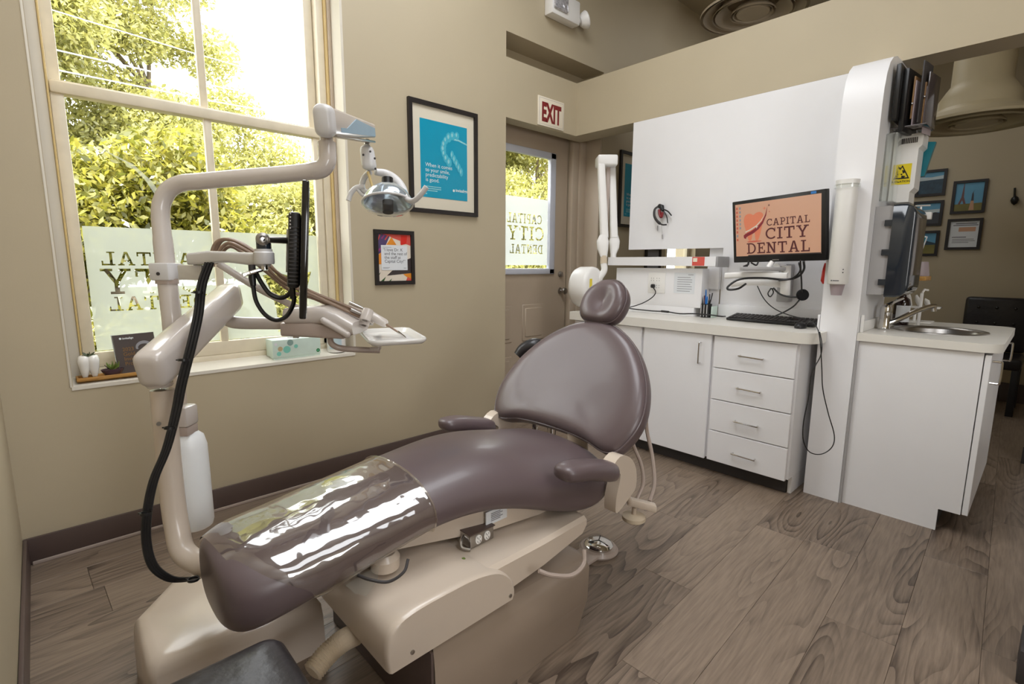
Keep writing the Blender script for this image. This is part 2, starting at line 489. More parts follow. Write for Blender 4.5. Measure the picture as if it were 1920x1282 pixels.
def struct(name, mb, m, label=None, parent=None, smooth=True):
    o = mb.build(name, m, parent, smooth)
    if parent is None:
        o['kind'] = 'structure'
        if label:
            o['label'] = label
    return o

def crv(pts, n=6, closed=False):
    """Catmull-Rom through the points"""
    P = [Vector(p) for p in pts]
    out = []
    m = len(P)
    for i in range(m if closed else m - 1):
        if closed:
            p0, p1, p2, p3 = P[i - 1], P[i], P[(i + 1) % m], P[(i + 2) % m]
        else:
            p1, p2 = P[i], P[i + 1]
            p0 = P[i - 1] if i else p1 * 2 - p2
            p3 = P[i + 2] if i + 2 < m else p2 * 2 - p1
        for k in range(n):
            t = k / n
            out.append(0.5 * ((2 * p1) + (p2 - p0) * t + (2 * p0 - 5 * p1 + 4 * p2 - p3) * t * t + (3 * p1 - p0 - 3 * p2 + p3) * t ** 3))
    if not closed:
        out.append(P[-1])
    return out

def rrect(w, h, r, n=4):
    """rounded rectangle outline centred on the origin"""
    out = []
    for cx, cy, a0 in ((w / 2 - r, h / 2 - r, 0), (-w / 2 + r, h / 2 - r, 90), (-w / 2 + r, -h / 2 + r, 180), (w / 2 - r, -h / 2 + r, 270)):
        for k in range(n + 1):
            a = math.radians(a0 + 90 * k / n)
            out.append((cx + r * math.cos(a), cy + r * math.sin(a)))
    return out

def circ(r, n=24, cx=0, cy=0, sy=1.0):
    return [(cx + r * math.cos(2 * PI * k / n), cy + r * sy * math.sin(2 * PI * k / n)) for k in range(n)]

def curve_mesh(polys, name='print'):
    """even-odd filled flat mesh from closed outlines"""
    cu = bpy.data.curves.new(name, 'CURVE')
    cu.dimensions = '2D'
    cu.fill_mode = 'BOTH'
    for pl in polys:
        s = cu.splines.new('POLY')
        s.points.add(len(pl) - 1)
        for i, p in enumerate(pl):
            s.points[i].co = (p[0], p[1], 0, 1)
        s.use_cyclic_u = True
    o = bpy.data.objects.new('tmp_curve', cu)
    me = bpy.data.meshes.new_from_object(o)
    bpy.data.objects.remove(o)
    bpy.data.curves.remove(cu)
    return me

def to_plane(me, origin, ex, ey):
    ex, ey = Vector(ex), Vector(ey)
    me.transform(frame_mtx(origin, ex, ey, ex.cross(ey)))
    return me

def print_polys(name, polys, m, parent, origin, ex, ey):
    return place_mesh(name, to_plane(curve_mesh(polys), origin, ex, ey), m, parent, False)

def text(s, size, m, parent, origin, ex, ey, name='lettering', align='LEFT', bold=0.0, sx=1.0, spacing=1.0):
    cu = bpy.data.curves.new('tmp_text', 'FONT')
    cu.body = s
    cu.size = size
    cu.align_x = align
    cu.offset = bold
    cu.space_line = spacing
    cu.resolution_u = 3
    o = bpy.data.objects.new('tmp_text', cu)
    me = bpy.data.meshes.new_from_object(o)
    bpy.data.objects.remove(o)
    bpy.data.curves.remove(cu)
    if sx != 1.0:
        me.transform(Matrix.Scale(sx, 4, (1, 0, 0)))
    return place_mesh(name, to_plane(me, origin, ex, ey), m, parent, False)

# slab-serif capitals, cap height 1: list of outlines (outer, holes) and advance width
_s, _b = 0.10, 0.12
def _arc(cx, cy, r, a0, a1, n=10, ry=None):
    ry = r if ry is None else ry
    return [(cx + r * math.cos(math.radians(a0 + (a1 - a0) * k / n)), cy + ry * math.sin(math.radians(a0 + (a1 - a0) * k / n))) for k in range(n + 1)]
GLYPH = {
    'I': ([[(0, 0), (.46, 0), (.46, _s), (.31, _s), (.31, 1 - _s), (.46, 1 - _s), (.46, 1), (0, 1), (0, 1 - _s), (.15, 1 - _s), (.15, _s), (0, _s)]], .46),
    'T': ([[(.2, 0), (.66, 0), (.66, _s), (.51, _s), (.51, 1 - _b), (.77, 1 - _b), (.77, .68), (.86, .68), (.86, 1), (0, 1), (0, .68), (.09, .68), (.09, 1 - _b), (.35, 1 - _b), (.35, _s), (.2, _s)]], .86),
    'L': ([[(0, 0), (.78, 0), (.78, .33), (.68, .33), (.68, _b), (.31, _b), (.31, 1 - _s), (.46, 1 - _s), (.46, 1), (0, 1), (0, 1 - _s), (.15, 1 - _s), (.15, _s), (0, _s)]], .78),
    'E': ([[(0, 0), (.8, 0), (.8, .3), (.7, .3), (.7, _b), (.31, _b), (.31, .46), (.5, .46), (.5, .36), (.58, .36), (.58, .66), (.5, .66), (.5, .56), (.31, .56), (.31, 1 - _b), (.68, 1 - _b), (.68, .72), (.78, .72), (.78, 1), (0, 1), (0, 1 - _s), (.15, 1 - _s), (.15, _s), (0, _s)]], .8),
    'Y': ([[(.27, 0), (.73, 0), (.73, _s), (.58, _s), (.58, .42), (.86, 1 - _s), (1, 1 - _s), (1, 1), (.6, 1), (.6, 1 - _s), (.69, 1 - _s), (.5, .55), (.31, 1 - _s), (.4, 1 - _s), (.4, 1), (0, 1), (0, 1 - _s), (.14, 1 - _s), (.42, .42), (.42, _s), (.27, _s)]], 1.0),
    'N': ([[(0, 0), (.42, 0), (.42, _s), (.28, _s), (.28, .72), (.72, 0), (.87, 0), (.87, 1 - _s), (1, 1 - _s), (1, 1), (.58, 1), (.58, 1 - _s), (.73, 1 - _s), (.73, .3), (.3, 1), (0, 1), (0, 1 - _s), (.14, 1 - _s), (.14, _s), (0, _s)]], 1.0),
    'A': ([[(0, 0), (.38, 0), (.38, _s), (.28, _s), (.34, .27), (.66, .27), (.72, _s), (.62, _s), (.62, 0), (1, 0), (1, _s), (.88, _s), (.6, 1), (.4, 1), (.12, _s), (0, _s)], [(.375, .38), (.625, .38), (.5, .86)]], 1.0),
    'P': ([[(0, 0), (.46, 0), (.46, _s), (.31, _s), (.31, .4), (.5, .4)] + _arc(.5, .7, .3, -80, 80) + [(.5, 1), (0, 1), (0, 1 - _s), (.15, 1 - _s), (.15, _s), (0, _s)], [(.31, .5), (.48, .5)] + _arc(.48, .7, .19, -80, 80) + [(.48, .9), (.31, .9)]], .8),
    'D': ([[(0, 0), (.45, 0)] + _arc(.45, .5, .5, -85, 85, 14) + [(.45, 1), (0, 1), (0, 1 - _s), (.14, 1 - _s), (.14, _s), (0, _s)], [(.29, .11), (.43, .11)] + _arc(.43, .5, .37, -85, 85, 14, .39) + [(.43, .89), (.29, .89)]], .95),
    'C': ([_arc(.5, .5, .5, 48, 318, 18) + [(.80, .24)] + _arc(.5, .5, .35, 312, 48, 18, .38) + [(.74, .66), (.86, .66), (.86, .99), (.78, .99)]], .88),
}
def slab_word(word, h, x0, y0, width=None, gap=0.14, mirror=False):
    """outlines of a word, cap height h, scaled to the given width; mirror reverses it"""
    adv = sum(GLYPH[c][1] for c in word) + gap * (len(word) - 1)
    sx = (width / adv) if width else h
    out = []
    x = 0
    for c in word:
        for pl in GLYPH[c][0]:
            q = [(x + p[0], p[1]) for p in pl]
            if mirror:
                q = [(adv - p[0], p[1]) for p in q]
            out.append([(x0 + p[0] * sx, y0 + p[1] * h) for p in q])
        x += GLYPH[c][1] + gap
    return out

def mid(a, b, t=0.5):
    return Vector(a) * (1 - t) + Vector(b) * t

def dup(root, loc):
    r = root.copy()
    C.objects.link(r)
    r.location = loc
    WLOC[r.name] = Vector(loc)
    for ch in list(root.children):
        c = ch.copy()
        C.objects.link(c)
        c.parent = r
        for g in list(ch.children):
            d = g.copy()
            C.objects.link(d)
            d.parent = c
    return r

EX, EY, EZ = Vector((1, 0, 0)), Vector((0, 1, 0)), Vector((0, 0, 1))
AX = dict(ex=(1, 0, 0), ey=(0, 0, 1))        # surfaces that face -Y (window wall side)
BX = dict(ex=(0, -1, 0), ey=(0, 0, 1))       # surfaces that face -X (cabinet side)

# ================================================================== SETTING
YA = 2.83
mb = MB().box(-0.35, 8.4, -3.2, 3.1, -0.06, -0.006)
floor = struct('floor', mb, M['slab'], 'grey brown wood look plank floor')
_a = math.radians(2.25)
plank_me = []
for ln in (1.2188,):
    b = MB().box(0, ln, 0, 0.2072, -0.006, 0.0, 0.0008, 1)
    me = bpy.data.meshes.new('plank')
    b.bm.to_mesh(me); b.bm.free()
    me.materials.append(M['floor'])
    plank_me.append(me)
JO = {0: 1.55, 1: 2.007, 2: 2.545, 3: 1.30, 4: 1.80, 5: 2.30, -1: 2.2}
for k in range(-13, 14):
    off = JO.get(k, random.uniform(0, 1.2))
    for j in range(-4, 7):
        lx, ly = off - 2.0 + j * 1.22, k * 0.208
        x = 2.0 + lx * math.cos(_a) - ly * math.sin(_a)
        y = 0.015 + lx * math.sin(_a) + ly * math.cos(_a)
        if x + 1.2 < -0.1 or x > 6.6 or x < -1.35 or y > 2.86 or y < -2.5:
            continue
        o = bpy.data.objects.new('plank', plank_me[0])
        C.objects.link(o)
        o.parent = floor
        o.location = Vector((x, y, 0)) - WLOC[floor.name]
        o.rotation_euler = (0, 0, _a)

# window wall (back), with the window opening, the door alcove and a second window in the next room
mb = MB()
Y2 = 3.08
mb.box(-0.35, 0.066, YA, Y2, 0, 3.83)
mb.box(0.066, 1.365, YA, Y2, 0, 0.735)
mb.box(0.066, 1.365, YA, Y2, 3.02, 3.83)
mb.box(1.365, 2.585, YA, Y2, 0, 3.83)
mb.box(2.585, 3.72, YA, Y2, 2.89, 3.83)
mb.box(2.585, 3.72, 3.05, Y2, 2.46, 2.89)
mb.box(3.53, 3.72, 3.05, Y2, 0, 2.46)
mb.box(2.585, 2.625, 3.05, Y2, 0, 2.46)
mb.box(3.72, 4.87, YA, Y2, 0, 3.83)
mb.box(4.87, 5.52, YA, Y2, 0, 0.95)
mb.box(4.87, 5.52, YA, Y2, 2.4, 3.83)
mb.box(5.52, 8.4, YA, Y2, 0, 3.83)
struct('wall_back', mb, M['wall'], 'khaki painted wall with the tall sash window and the door alcove', smooth=False)
mb = MB().box(2.585, 3.57, YA, 2.95, 2.316, 2.722)
struct('trim_1', mb, M['wall'], 'khaki boxed header across the door alcove', smooth=False)
mb = MB().box(3.368, 3.57, -2.9, YA, 2.316, 2.725)
struct('trim_2', mb, M['wall'], 'long khaki boxed beam above the white cabinet wall', smooth=False)
struct('wall_left', MB().box(-0.35, -0.15, -3.2, YA, 0, 3.83), M['wall'], 'khaki side wall at the left', smooth=False)
struct('wall_front', MB().box(-0.15, 8.4, -3.2, -3.0, 0, 3.83), M['wall'], 'khaki wall behind the viewer', smooth=False)
struct('wall_right', MB().box(6.65, 6.77, -3.0, YA, 0, 2.57), M['wall'], 'khaki partition wall of the next room hung with pictures', smooth=False)
struct('wall_far', MB().box(8.2, 8.4, -3.0, YA, 0, 3.83), M['wall'], 'khaki wall beyond the partition', smooth=False)
struct('wall_stub', MB().box(4.6, 4.72, -1.2, 0.005, 0, 2.5), M['white'], 'pale wall end at the right edge', smooth=False)
struct('wall_jamb', MB().box(2.1, 2.25, -1.2, -0.075, 0, 0.95), M['wall'], 'low wall end just outside the right edge', smooth=False)
struct('ceiling', MB().box(-0.35, 8.4, -3.2, 3.08, 3.83, 3.95), M['ceiling'], 'khaki ceiling', smooth=False)
BH = 0.118
struct('baseboard_back', MB().box(-0.15, 2.585, YA - 0.014, YA - 0.001, 0, BH, 0.004), M['base'], 'dark brown base along the window wall')
struct('trim_3', MB().box(-0.13, 2.585, YA - 0.022, YA - 0.015, 0, 0.016, 0.003), M['greige_dark'], 'thin pale bead at the foot of the baseboard')
struct('baseboard_left', MB().box(-0.149, -0.136, -1.0, YA - 0.016, 0, BH, 0.004), M['base'], 'dark brown base along the left wall')
struct('baseboard_right', MB().box(6.63, 6.649, -2.9, YA, 0, 0.18, 0.004), M['base'], 'dark brown base below the pictures')
struct('baseboard_stub', MB().box(4.585, 4.599, -1.2, 0.01, 0, 0.11, 0.003), M['kick'], 'dark base on the pale wall end')
struct('baseboard_jamb', MB().box(2.085, 2.255, -1.2, -0.062, 0, 0.11, 0.003), M['kick'], 'dark base at the lower right corner')

# window linings, sill and sashes
struct('trim_4', MB().box(1.352, 1.366, YA - 0.002, 2.985, 0.735, 3.02), M['reveal'], 'right reveal of the window, coloured paler for the daylight on it')  # wall paint lightened here, daylight put into the colour
struct('trim_5', MB().box(0.065, 0.071, YA - 0.002, 2.985, 0.735, 3.02), M['wall'], 'left reveal of the window')
mb = MB().prism([(0, 0.722), (0, 0.738), (0.16, 0.757), (0.16, 0.722)], (0.066, YA - 0.004, 0), (0, 1, 0), (0, 0, 1), (1.294, 0, 0))
struct('trim_6', mb, M['sill'], 'white window sill')

def window(name, x0, x1, zb, zr, zt, y, xm):
    w = MB()
    w.box(x0 - 0.045, x0, y - 0.02, y + 0.06, zb - 0.1, zt + 0.05, 0.004)
    w.box(x1, x1 + 0.045, y - 0.02, y + 0.06, zb - 0.1, zt + 0.05, 0.004)
    w.box(x0 - 0.05, x1 + 0.05, y - 0.02, y + 0.06, zt, zt + 0.06, 0.004)
    w.box(x0 - 0.05, x1 + 0.05, y - 0.015, y + 0.06, zb - 0.115, zb - 0.075, 0.004)
    o = struct(name, w, M['sash'], 'cream wooden sash window')
    return o
win = window('window_1', 0.120, 1.28, 0.86, 2.0, 2.96, 3.0, 0.706)
GX0, GX1, XM = 0.166, 1.236, 0.706
mb = MB()
mb.box(0.121, GX0, 2.985, 3.02, 0.78, 1.98, 0.004); mb.box(GX1, 1.279, 2.985, 3.02, 0.78, 1.98, 0.004)
mb.box(0.121, 1.279, 2.985, 3.02, 0.785, 0.855, 0.006); mb.box(0.121, 1.279, 2.972, 3.02, 1.976, 2.026, 0.008)
mb.box(0.13, 1.27, 2.99, 3.02, 2.018, 2.034, 0.003)
mb.build('lower_sash', M['sash'], win)
mb = MB()
mb.box(0.121, GX0 - 0.003, 3.022, 3.05, 1.99, 2.96, 0.004); mb.box(GX1 - 0.004, 1.279, 3.022, 3.05, 1.99, 2.96, 0.004)
mb.box(0.121, 1.279, 3.022, 3.05, 2.9, 2.96, 0.004); mb.box(0.121, 1.279, 3.022, 3.05, 1.98, 2.03, 0.004)
mb.build('upper_sash', M['sash'], win)
MB().box(XM - 0.018, XM + 0.018, 2.988, 3.018, 0.853, 1.978, 0.006).build('muntin', M['sash'], win)
MB().box(XM - 0.018, XM + 0.018, 3.022, 3.05, 2.03, 2.9, 0.006).build('muntin', M['sash'], win)
MB().box(0.067, 0.111, 2.962, 3.03, 0.745, 3.02, 0.003).build('casing', M['reveal'], win)
MB().box(0.111, 0.119, 2.952, 3.0, 0.76, 3.02, 0.003).build('stop_bead', M['ochre'], win)
MB().box(0.0605, 0.0685, YA - 0.0035, YA + 0.004, 0.735, 3.02, 0.001).build('corner_bead_highlight', M['sill'], win)  # white strip paints the bright highlight along the wall corner
MB().box(1.281, 1.32, 2.97, 3.03, 0.76, 3.02, 0.004).build('casing', M['sash'], win)
MB().box(1.32, 1.334, 2.955, 3.0, 0.76, 3.02, 0.003).build('stop_bead', M['ochre'], win)
MB().box(1.334, 1.352, 2.94, 3.0, 0.76, 3.02, 0.003).build('stop_bead', M['door'], win)
for (a, b, z0, z1, y) in ((GX0, XM - 0.018, 0.853, 1.977, 3.004), (XM + 0.018, GX1, 0.853, 1.977, 3.004), (GX0, XM - 0.018, 2.03, 2.9, 3.036), (XM + 0.018, GX1, 2.03, 2.9, 3.036)):
    me = curve_mesh([[(a, z0), (b, z0), (b, z1), (a, z1)]])
    place_mesh('pane', to_plane(me, (0, y, 0), (1, 0, 0), (0, 0, 1)), M['glass'], win, False)
# frosted film on the two lower panes with clear letters, read from the street
FT = 1.428
def clip_poly(poly, a, b):
    def cut(pl, x, keep_right):
        out = []
        for i in range(len(pl)):
            p, q = pl[i - 1], pl[i]
            pi, qi = (p[0] >= x) == keep_right or p[0] == x, (q[0] >= x) == keep_right or q[0] == x
            if pi != qi:
                t = (x - p[0]) / (q[0] - p[0])
                out.append((x, p[1] + t * (q[1] - p[1])))
            if qi:
                out.append(q)
        return out
    r = cut(poly, a, True)
    return cut(r, b, False) if r else r
letters = (slab_word('CAPITAL', 0.063, 0.228, 1.253, 0.43, mirror=True) + slab_word('CITY', 0.118, 0.218, 1.120, 0.415, mirror=True) + slab_word('DENTAL', 0.066, 0.238, 1.041, 0.405, mirror=True))
swoosh = [(0.92, 1.20)] + [(0.92 + 0.16 * t - 0.10 * t * t, 1.20 - 0.32 * t) for t in (0.2, 0.4, 0.6, 0.8, 1.0)] + [(1.06 + 0.1 * t, 0.88 + 0.24 * t * t) for t in (0.3, 0.6, 1.0)] + [(1.19, 1.22), (1.08, 1.19), (1.0, 1.215)]
for (a, b) in ((GX0 + 0.008, XM - 0.02), (XM + 0.02, GX1 - 0.002)):
    pol = [[(a, 0.86), (b, 0.86), (b, FT), (a, FT)]]
    for pl in letters + ([swoosh] if a > 0.6 else []):
        q = clip_poly(pl, a + 0.003, b - 0.003)
        if len(q) > 2:
            pol.append(q)
    place_mesh('frosted_film', to_plane(curve_mesh(pol), (0, 3.0025, 0), (1, 0, 0), (0, 0, 1)), M['film'], win, False)
arc_o = [(0.200, 3.002, 1.765), (0.292, 3.002, 1.766), (0.386, 3.002, 1.720), (0.452, 3.002, 1.651), (0.491, 3.002, 1.580)]
arc_i = [(0.469, 3.002, 1.573), (0.422, 3.002, 1.659), (0.366, 3.002, 1.720), (0.283, 3.002, 1.764)]
arcp = [(p[0], p[2]) for p in arc_o + arc_i]
place_mesh('decal', to_plane(curve_mesh([arcp]), (0, 3.0025, 0), (1, 0, 0), (0, 0, 1)), M['filmdecal'], win, False)

# window of the next room, seen through the slot under the white panel
mb = MB()
for (a, b, c, d) in ((4.87, 4.93, 0.95, 2.4), (5.46, 5.52, 0.95, 2.4), (4.87, 5.52, 2.34, 2.4), (4.87, 5.52, 0.95, 1.02), (5.0, 5.03, 1.02, 2.34)):
    mb.box(a, b, 2.9, 2.95, c, d, 0.004)
w2 = struct('window_2', mb, M['sash'], 'cream window of the next room, seen through the slot under the white panel')
for (a, b) in ((4.93, 5.0), (5.03, 5.46)):
    place_mesh('pane', to_plane(curve_mesh([[(a, 1.02), (b, 1.02), (b, 2.34), (a, 2.34)]]), (0, 2.922, 0), (1, 0, 0), (0, 0, 1)), M['glass'], w2, False)
# lit high windows on the far wall
for i, (y0, y1, z0, z1) in enumerate(((1.62, 2.3, 2.85, 3.6), (0.95, 1.28, 2.5, 3.1))):
    w3 = struct('window_%d' % (i + 3), MB().box(8.17, 8.2, y0 - 0.05, y1 + 0.05, z0 - 0.05, z1 + 0.05, 0.004), M['sash'], 'bright high window far behind the beam')
    MB().box(8.16, 8.169, y0, y1, z0, z1).build('pane', M['lit'], w3)

# door in the alcove
DX0, DX1, DY = 2.62, 3.535, 3.05
dr = struct('door_1', MB().box(DX0, DX1, DY, DY + 0.045, 0.01, 1.0).box(DX0, DX1, DY, DY + 0.045, 2.205, 2.45).box(3.36, DX1, DY, DY + 0.045, 1.0, 2.205).box(DX0, 2.70, DY, DY + 0.045, 1.0, 2.205).box(2.7, 3.36, DY, DY + 0.045, 1.0, 1.185), M['door'], 'taupe exterior door with a half window', smooth=False)
mb = MB()
for (a, b, c, d) in ((3.29, 3.36, 1.185, 2.205), (2.70, 2.77, 1.185, 2.205), (2.70, 3.36, 2.15, 2.205), (2.70, 3.36, 1.185, 1.235)):
    mb.box(a, b, DY - 0.018, DY + 0.02, c, d, 0.008)
mb.build('window_frame', M['metalwhite'], dr)
place_mesh('pane', to_plane(curve_mesh([[(2.77, 1.235), (3.29, 1.235), (3.29, 2.15), (2.77, 2.15)]]), (0, DY + 0.017, 0), (1, 0, 0), (0, 0, 1)), M['glass'], dr, False)
dl = slab_word('CAPITAL', 0.078, 2.812, 1.605, 0.405, mirror=True) + slab_word('CITY', 0.115, 2.818, 1.468, 0.425, mirror=True) + slab_word('DENTAL', 0.075, 2.845, 1.358, 0.39, mirror=True)
place_mesh('frosted_film', to_plane(curve_mesh([[(2.775, 1.262), (3.285, 1.262), (3.285, 1.815), (2.775, 1.815)]] + dl), (0, DY + 0.012, 0), (1, 0, 0), (0, 0, 1)), M['doorfilm'], dr, False)
for (a, b, c, d) in ((2.70, 2.86, 0.62, 0.93), (2.98, 3.25, 0.62, 0.93), (2.70, 2.86, 0.12, 0.5), (2.98, 3.25, 0.12, 0.5)):
    MB().box(a, b, DY - 0.006, DY + 0.002, c, d, 0.005, 1).box(a + 0.03, b - 0.03, DY - 0.012, DY + 0.002, c + 0.03, d - 0.03, 0.006, 1).build('raised_panel', M['door'], dr)
mb = MB().lathe([(0.0, 0), (0.03, 0), (0.03, 0.008), (0.012, 0.012), (0.012, 0.035), (0.026, 0.042), (0.031, 0.055), (0.026, 0.068), (0.0, 0.072)], (3.457, 3.049, 1.034), (0, -1, 0))
mb.build('knob', M['steel'], dr)
MB().lathe([(0.0, 0), (0.028, 0), (0.026, 0.012), (0.0, 0.014)], (3.452, 3.049, 1.182), (0, -1, 0)).box((3.452, 3.049, 1.182)[0] - 0.005, (3.452, 3.049, 1.182)[0] + 0.005, 3.015, 3.04, (3.452, 3.049, 1.182)[2] - 0.018, (3.452, 3.049, 1.182)[2] + 0.018, 0.003).build('deadbolt', M['steel'], dr)
struct('trim_7', MB().box(3.54, 3.62, 3.0, 3.049, 0, 2.52, 0.006).box(3.62, 3.71, 2.985, 3.049, 0, 2.6, 0.006), M['doortrim'], 'taupe door casing')
struct('trim_8', MB().box(3.70, 3.718, YA, 3.0, 0, 2.6, 0.003), M['doortrim'], 'side lining of the door alcove')

# ================================================================== DENTAL CHAIR (long axis along X, foot end towards the viewer)
CY = 1.345
ch = thing('dental_chair', 'taupe upholstered dental patient chair on a cream base, foot end under a clear sleeve', 'dental chair', (1.0, CY, 0))

def sect(x, w, zt, zb, droop=0.0, n=28, e=2.6, yc=CY, tilt=0.0):
    zc, h = (zt + zb) / 2, (zt - zb) / 2
    out = []
    for k in range(n):
        a = 2 * PI * k / n
        c, s = math.cos(a), math.sin(a)
        y = w * math.copysign(abs(c) ** (2 / e), c)
        z = zc + h * math.copysign(abs(s) ** (2 / e), s) - droop * (y / max(w, 1e-4)) ** 2
        out.append((x + tilt * (z - zc), yc + y, z))
    return out

# x, half width, top, bottom, droop of the edges
ST = [(0.236, .07, .545, .425, .0), (0.240, .125, .562, .40, .0), (0.262, .165, .577, .385, .004), (0.30, .186, .586, .385, .008), (0.42, .198, .60, .415, .012),
      (0.58, .207, .622, .455, .016), (0.755, .216, .643, .498, .02), (0.90, .232, .66, .505, .026), (1.02, .258, .668, .49, .034), (1.14, .288, .656, .455, .042),
      (1.26, .31, .63, .405, .045), (1.38, .318, .604, .372, .04), (1.47, .305, .586, .372, .03), (1.515, .28, .572, .395, .02), (1.53, .22, .555, .44, .01)]
mb = MB().rings([sect(*s) for s in ST])
cush = mb.build('seat_cushion', M['leather'], ch, True, 2, 180)
# clear vinyl sleeve over the leg rest
mb = MB()
SL = [(0.250, .155, .576, .40, .004), (0.30, .191, .5905, .43, .008), (0.36, .198, .598, .41, .01), (0.42, .203, .605, .41, .012), (0.50, .2075, .617, .432, .014), (0.58, .212, .627, .45, .016), (0.67, .217, .638, .473, .018), (0.75, .221, .648, .492, .02), (0.757, .2235, .6505, .49, .02), (0.764, .2235, .651, .49, .02)]
def slant(ring, k):
    out = []
    for (x, y, z) in ring:
        t = max(0.0, (CY + .06 - y) / .25) * max(0.0, (.60 - z) / .17)
        out.append((x + k * t, y, z))
    return out
mb.rings([slant(sect(*s), k) for s, k in zip(SL, (.14, .11, .08, .05, .02, .0, 0, 0, 0, 0))], cap=False)
mb.build('clear_sleeve', M['coverplastic'], ch, True, 2, 180)
mb = MB().tube(sect(0.762, .2245, .652, .489, .02), 0.0028, 6, closed=True)
mb.build('sleeve_hem', M['coverplastic'], ch)
# loose corner of the sleeve under the leg rest
me = curve_mesh([[(0, 0), (0.10, 0.015), (0.085, -0.025), (0.05, -0.05), (0.02, -0.03)]])
place_mesh('sleeve_corner', to_plane(me, (0.50, 1.15, 0.455), (1, 0, 0), (0, 0.25, 0.97)), M['acrylic'], ch, False)

BA = math.radians(54)
BV, BN = Vector((math.cos(BA), 0, math.sin(BA))), Vector((-math.sin(BA), 0, math.cos(BA)))
B0 = Vector((1.52, CY + 0.02, 0.58))

def pillow(outline, centre, levels, o, ev, en, eu=EY, cen_n=None, dip=None):
    """closed cushion: levels = list of (scale, offset along the normal), front to back"""
    rings = []
    for sc, off in levels:
        ring = []
        for (u, v) in outline:
            p = (centre[0] + (u - centre[0]) * sc, centre[1] + (v - centre[1]) * sc)
            ring.append(o + eu * p[0] + ev * p[1] + en * (off + (dip(p) if dip else 0)))
        rings.append(ring)
    return rings

half = [(0, .006), (.10, .004), (.20, -.006), (.285, -.026), (.34, -.01), (.372, .045), (.388, .11), (.384, .18), (.355, .27), (.30, .36), (.225, .44), (.13, .50), (.06, .523), (0, .529)]
outl = [(u, v) for u, v in half] + [(-u, v) for u, v in half[-2:0:-1]]
outl = [(p.x, p.y) for p in crv([(u, v, 0) for u, v in outl], 3, True)]
mb = MB().rings(pillow(outl, (0, .23), [(0.02, .050), (.3, .049), (.6, .053), (.82, .058), (.93, .050), (.985, .030), (1.0, .0), (.985, -.028), (.93, -.042), (.7, -.045), (.02, -.045)], B0, BV, BN))
back = mb.build('backrest', M['leather'], ch, True, 1, 180)
rg = pillow(outl, (0, .23), [(.988, .026)], B0, BV, BN)[0]
MB().tube(rg, 0.0035, 6, closed=True).build('piping', M['leather'], back)
mb = MB().rings(pillow(outl, (0, .23), [(.02, -.046), (.9, -.046), (.92, -.056), (.86, -.07), (.02, -.075)], B0 + BV * 0.012, BV, BN))
mb.build('back_shell', M['cream'], ch)

HA = math.radians(62)
HV, HN = Vector((math.cos(HA), 0, math.sin(HA))), Vector((-math.sin(HA), 0, math.cos(HA)))
H0 = Vector((1.80, CY + 0.01, 1.008))
hh = [(0, .0), (.06, .002), (.10, .025), (.122, .07), (.122, .125), (.095, .175), (.05, .205), (0, .212)]
hout = [(u, v) for u, v in hh] + [(-u * .92, v) for u, v in hh[-2:0:-1]]
hout = [(p.x, p.y) for p in crv([(u, v, 0) for u, v in hout], 3, True)]
hd = lambda p: -0.016 * math.exp(-((p[0] + .01) / .03) ** 2 - ((p[1] - .1) / .06) ** 2)
mb = MB().rings(pillow(hout, (0, .1), [(0.02, .045), (.25, .046), (.55, .05), (.8, .047), (.94, .034), (1.0, .0), (.96, -.03), (.8, -.042), (.02, -.045)], H0, HV, HN, dip=hd))
head = mb.build('headrest', M['leather'], ch, True, 1, 180)
MB().tube(pillow(hout, (0, .1), [(.985, .018)], H0, HV, HN)[0], 0.003, 6, closed=True).build('piping', M['leather'], head)
MB().obox(H0 - HV * 0.05 - HN * 0.045, EY, HV, HN, 0.07, 0.26, 0.012, 0.004).build('headrest_bar', M['steel'], ch)
# arms
for s, x0, z0, nm in ((-1, 1.15, .618, 'R'), (1, 1.18, .606, 'L')):
    y = CY + s * 0.345
    yw = 0.036
    rings = []
    for t, w, h in ((0, .016, .01), (.03, .036, .023), (.1, .05, .03), (.35, .056, .033), (.7, .055, .036), (.92, .05, .039), (1, .034, .028)):
        x = x0 + 0.285 * t
        z = z0 - 0.05 * t * t - (0.014 if t > .5 else 0)
        rings.append([(x, y + w * math.copysign(abs(math.cos(a)) ** .7, math.cos(a)), z - h * 0.3 + h * math.copysign(abs(math.sin(a)) ** .8, math.sin(a))) for a in [2 * PI * k / 20 for k in range(20)]])
    arm = MB().rings(rings).build('armrest', M['leather'], ch, True, 1, 180)
    pr = [(1.40, .560), (1.45, .598), (1.515, .575), (1.555, .52), (1.558, .45), (1.525, .425), (1.47, .395), (1.435, .39), (1.435, .45), (1.455, .53)]
    if s < 0:
        b = MB().prism([(p.x, p.y) for p in crv([(q[0], q[1], 0) for q in pr], 3, True)], (0, y - 0.022 if s < 0 else y - 0.022, 0), (1, 0, 0), (0, 0, 1), (0, 0.05, 0))
    else:
        b = MB().prism([(p.x, p.y) for p in crv([(q[0] + 0.03, q[1], 0) for q in pr], 3, True)], (0, y - 0.022, 0), (1, 0, 0), (0, 0, 1), (0, 0.05, 0))
    b.build('arm_bracket', M['cream'], ch, True, 0, 50)
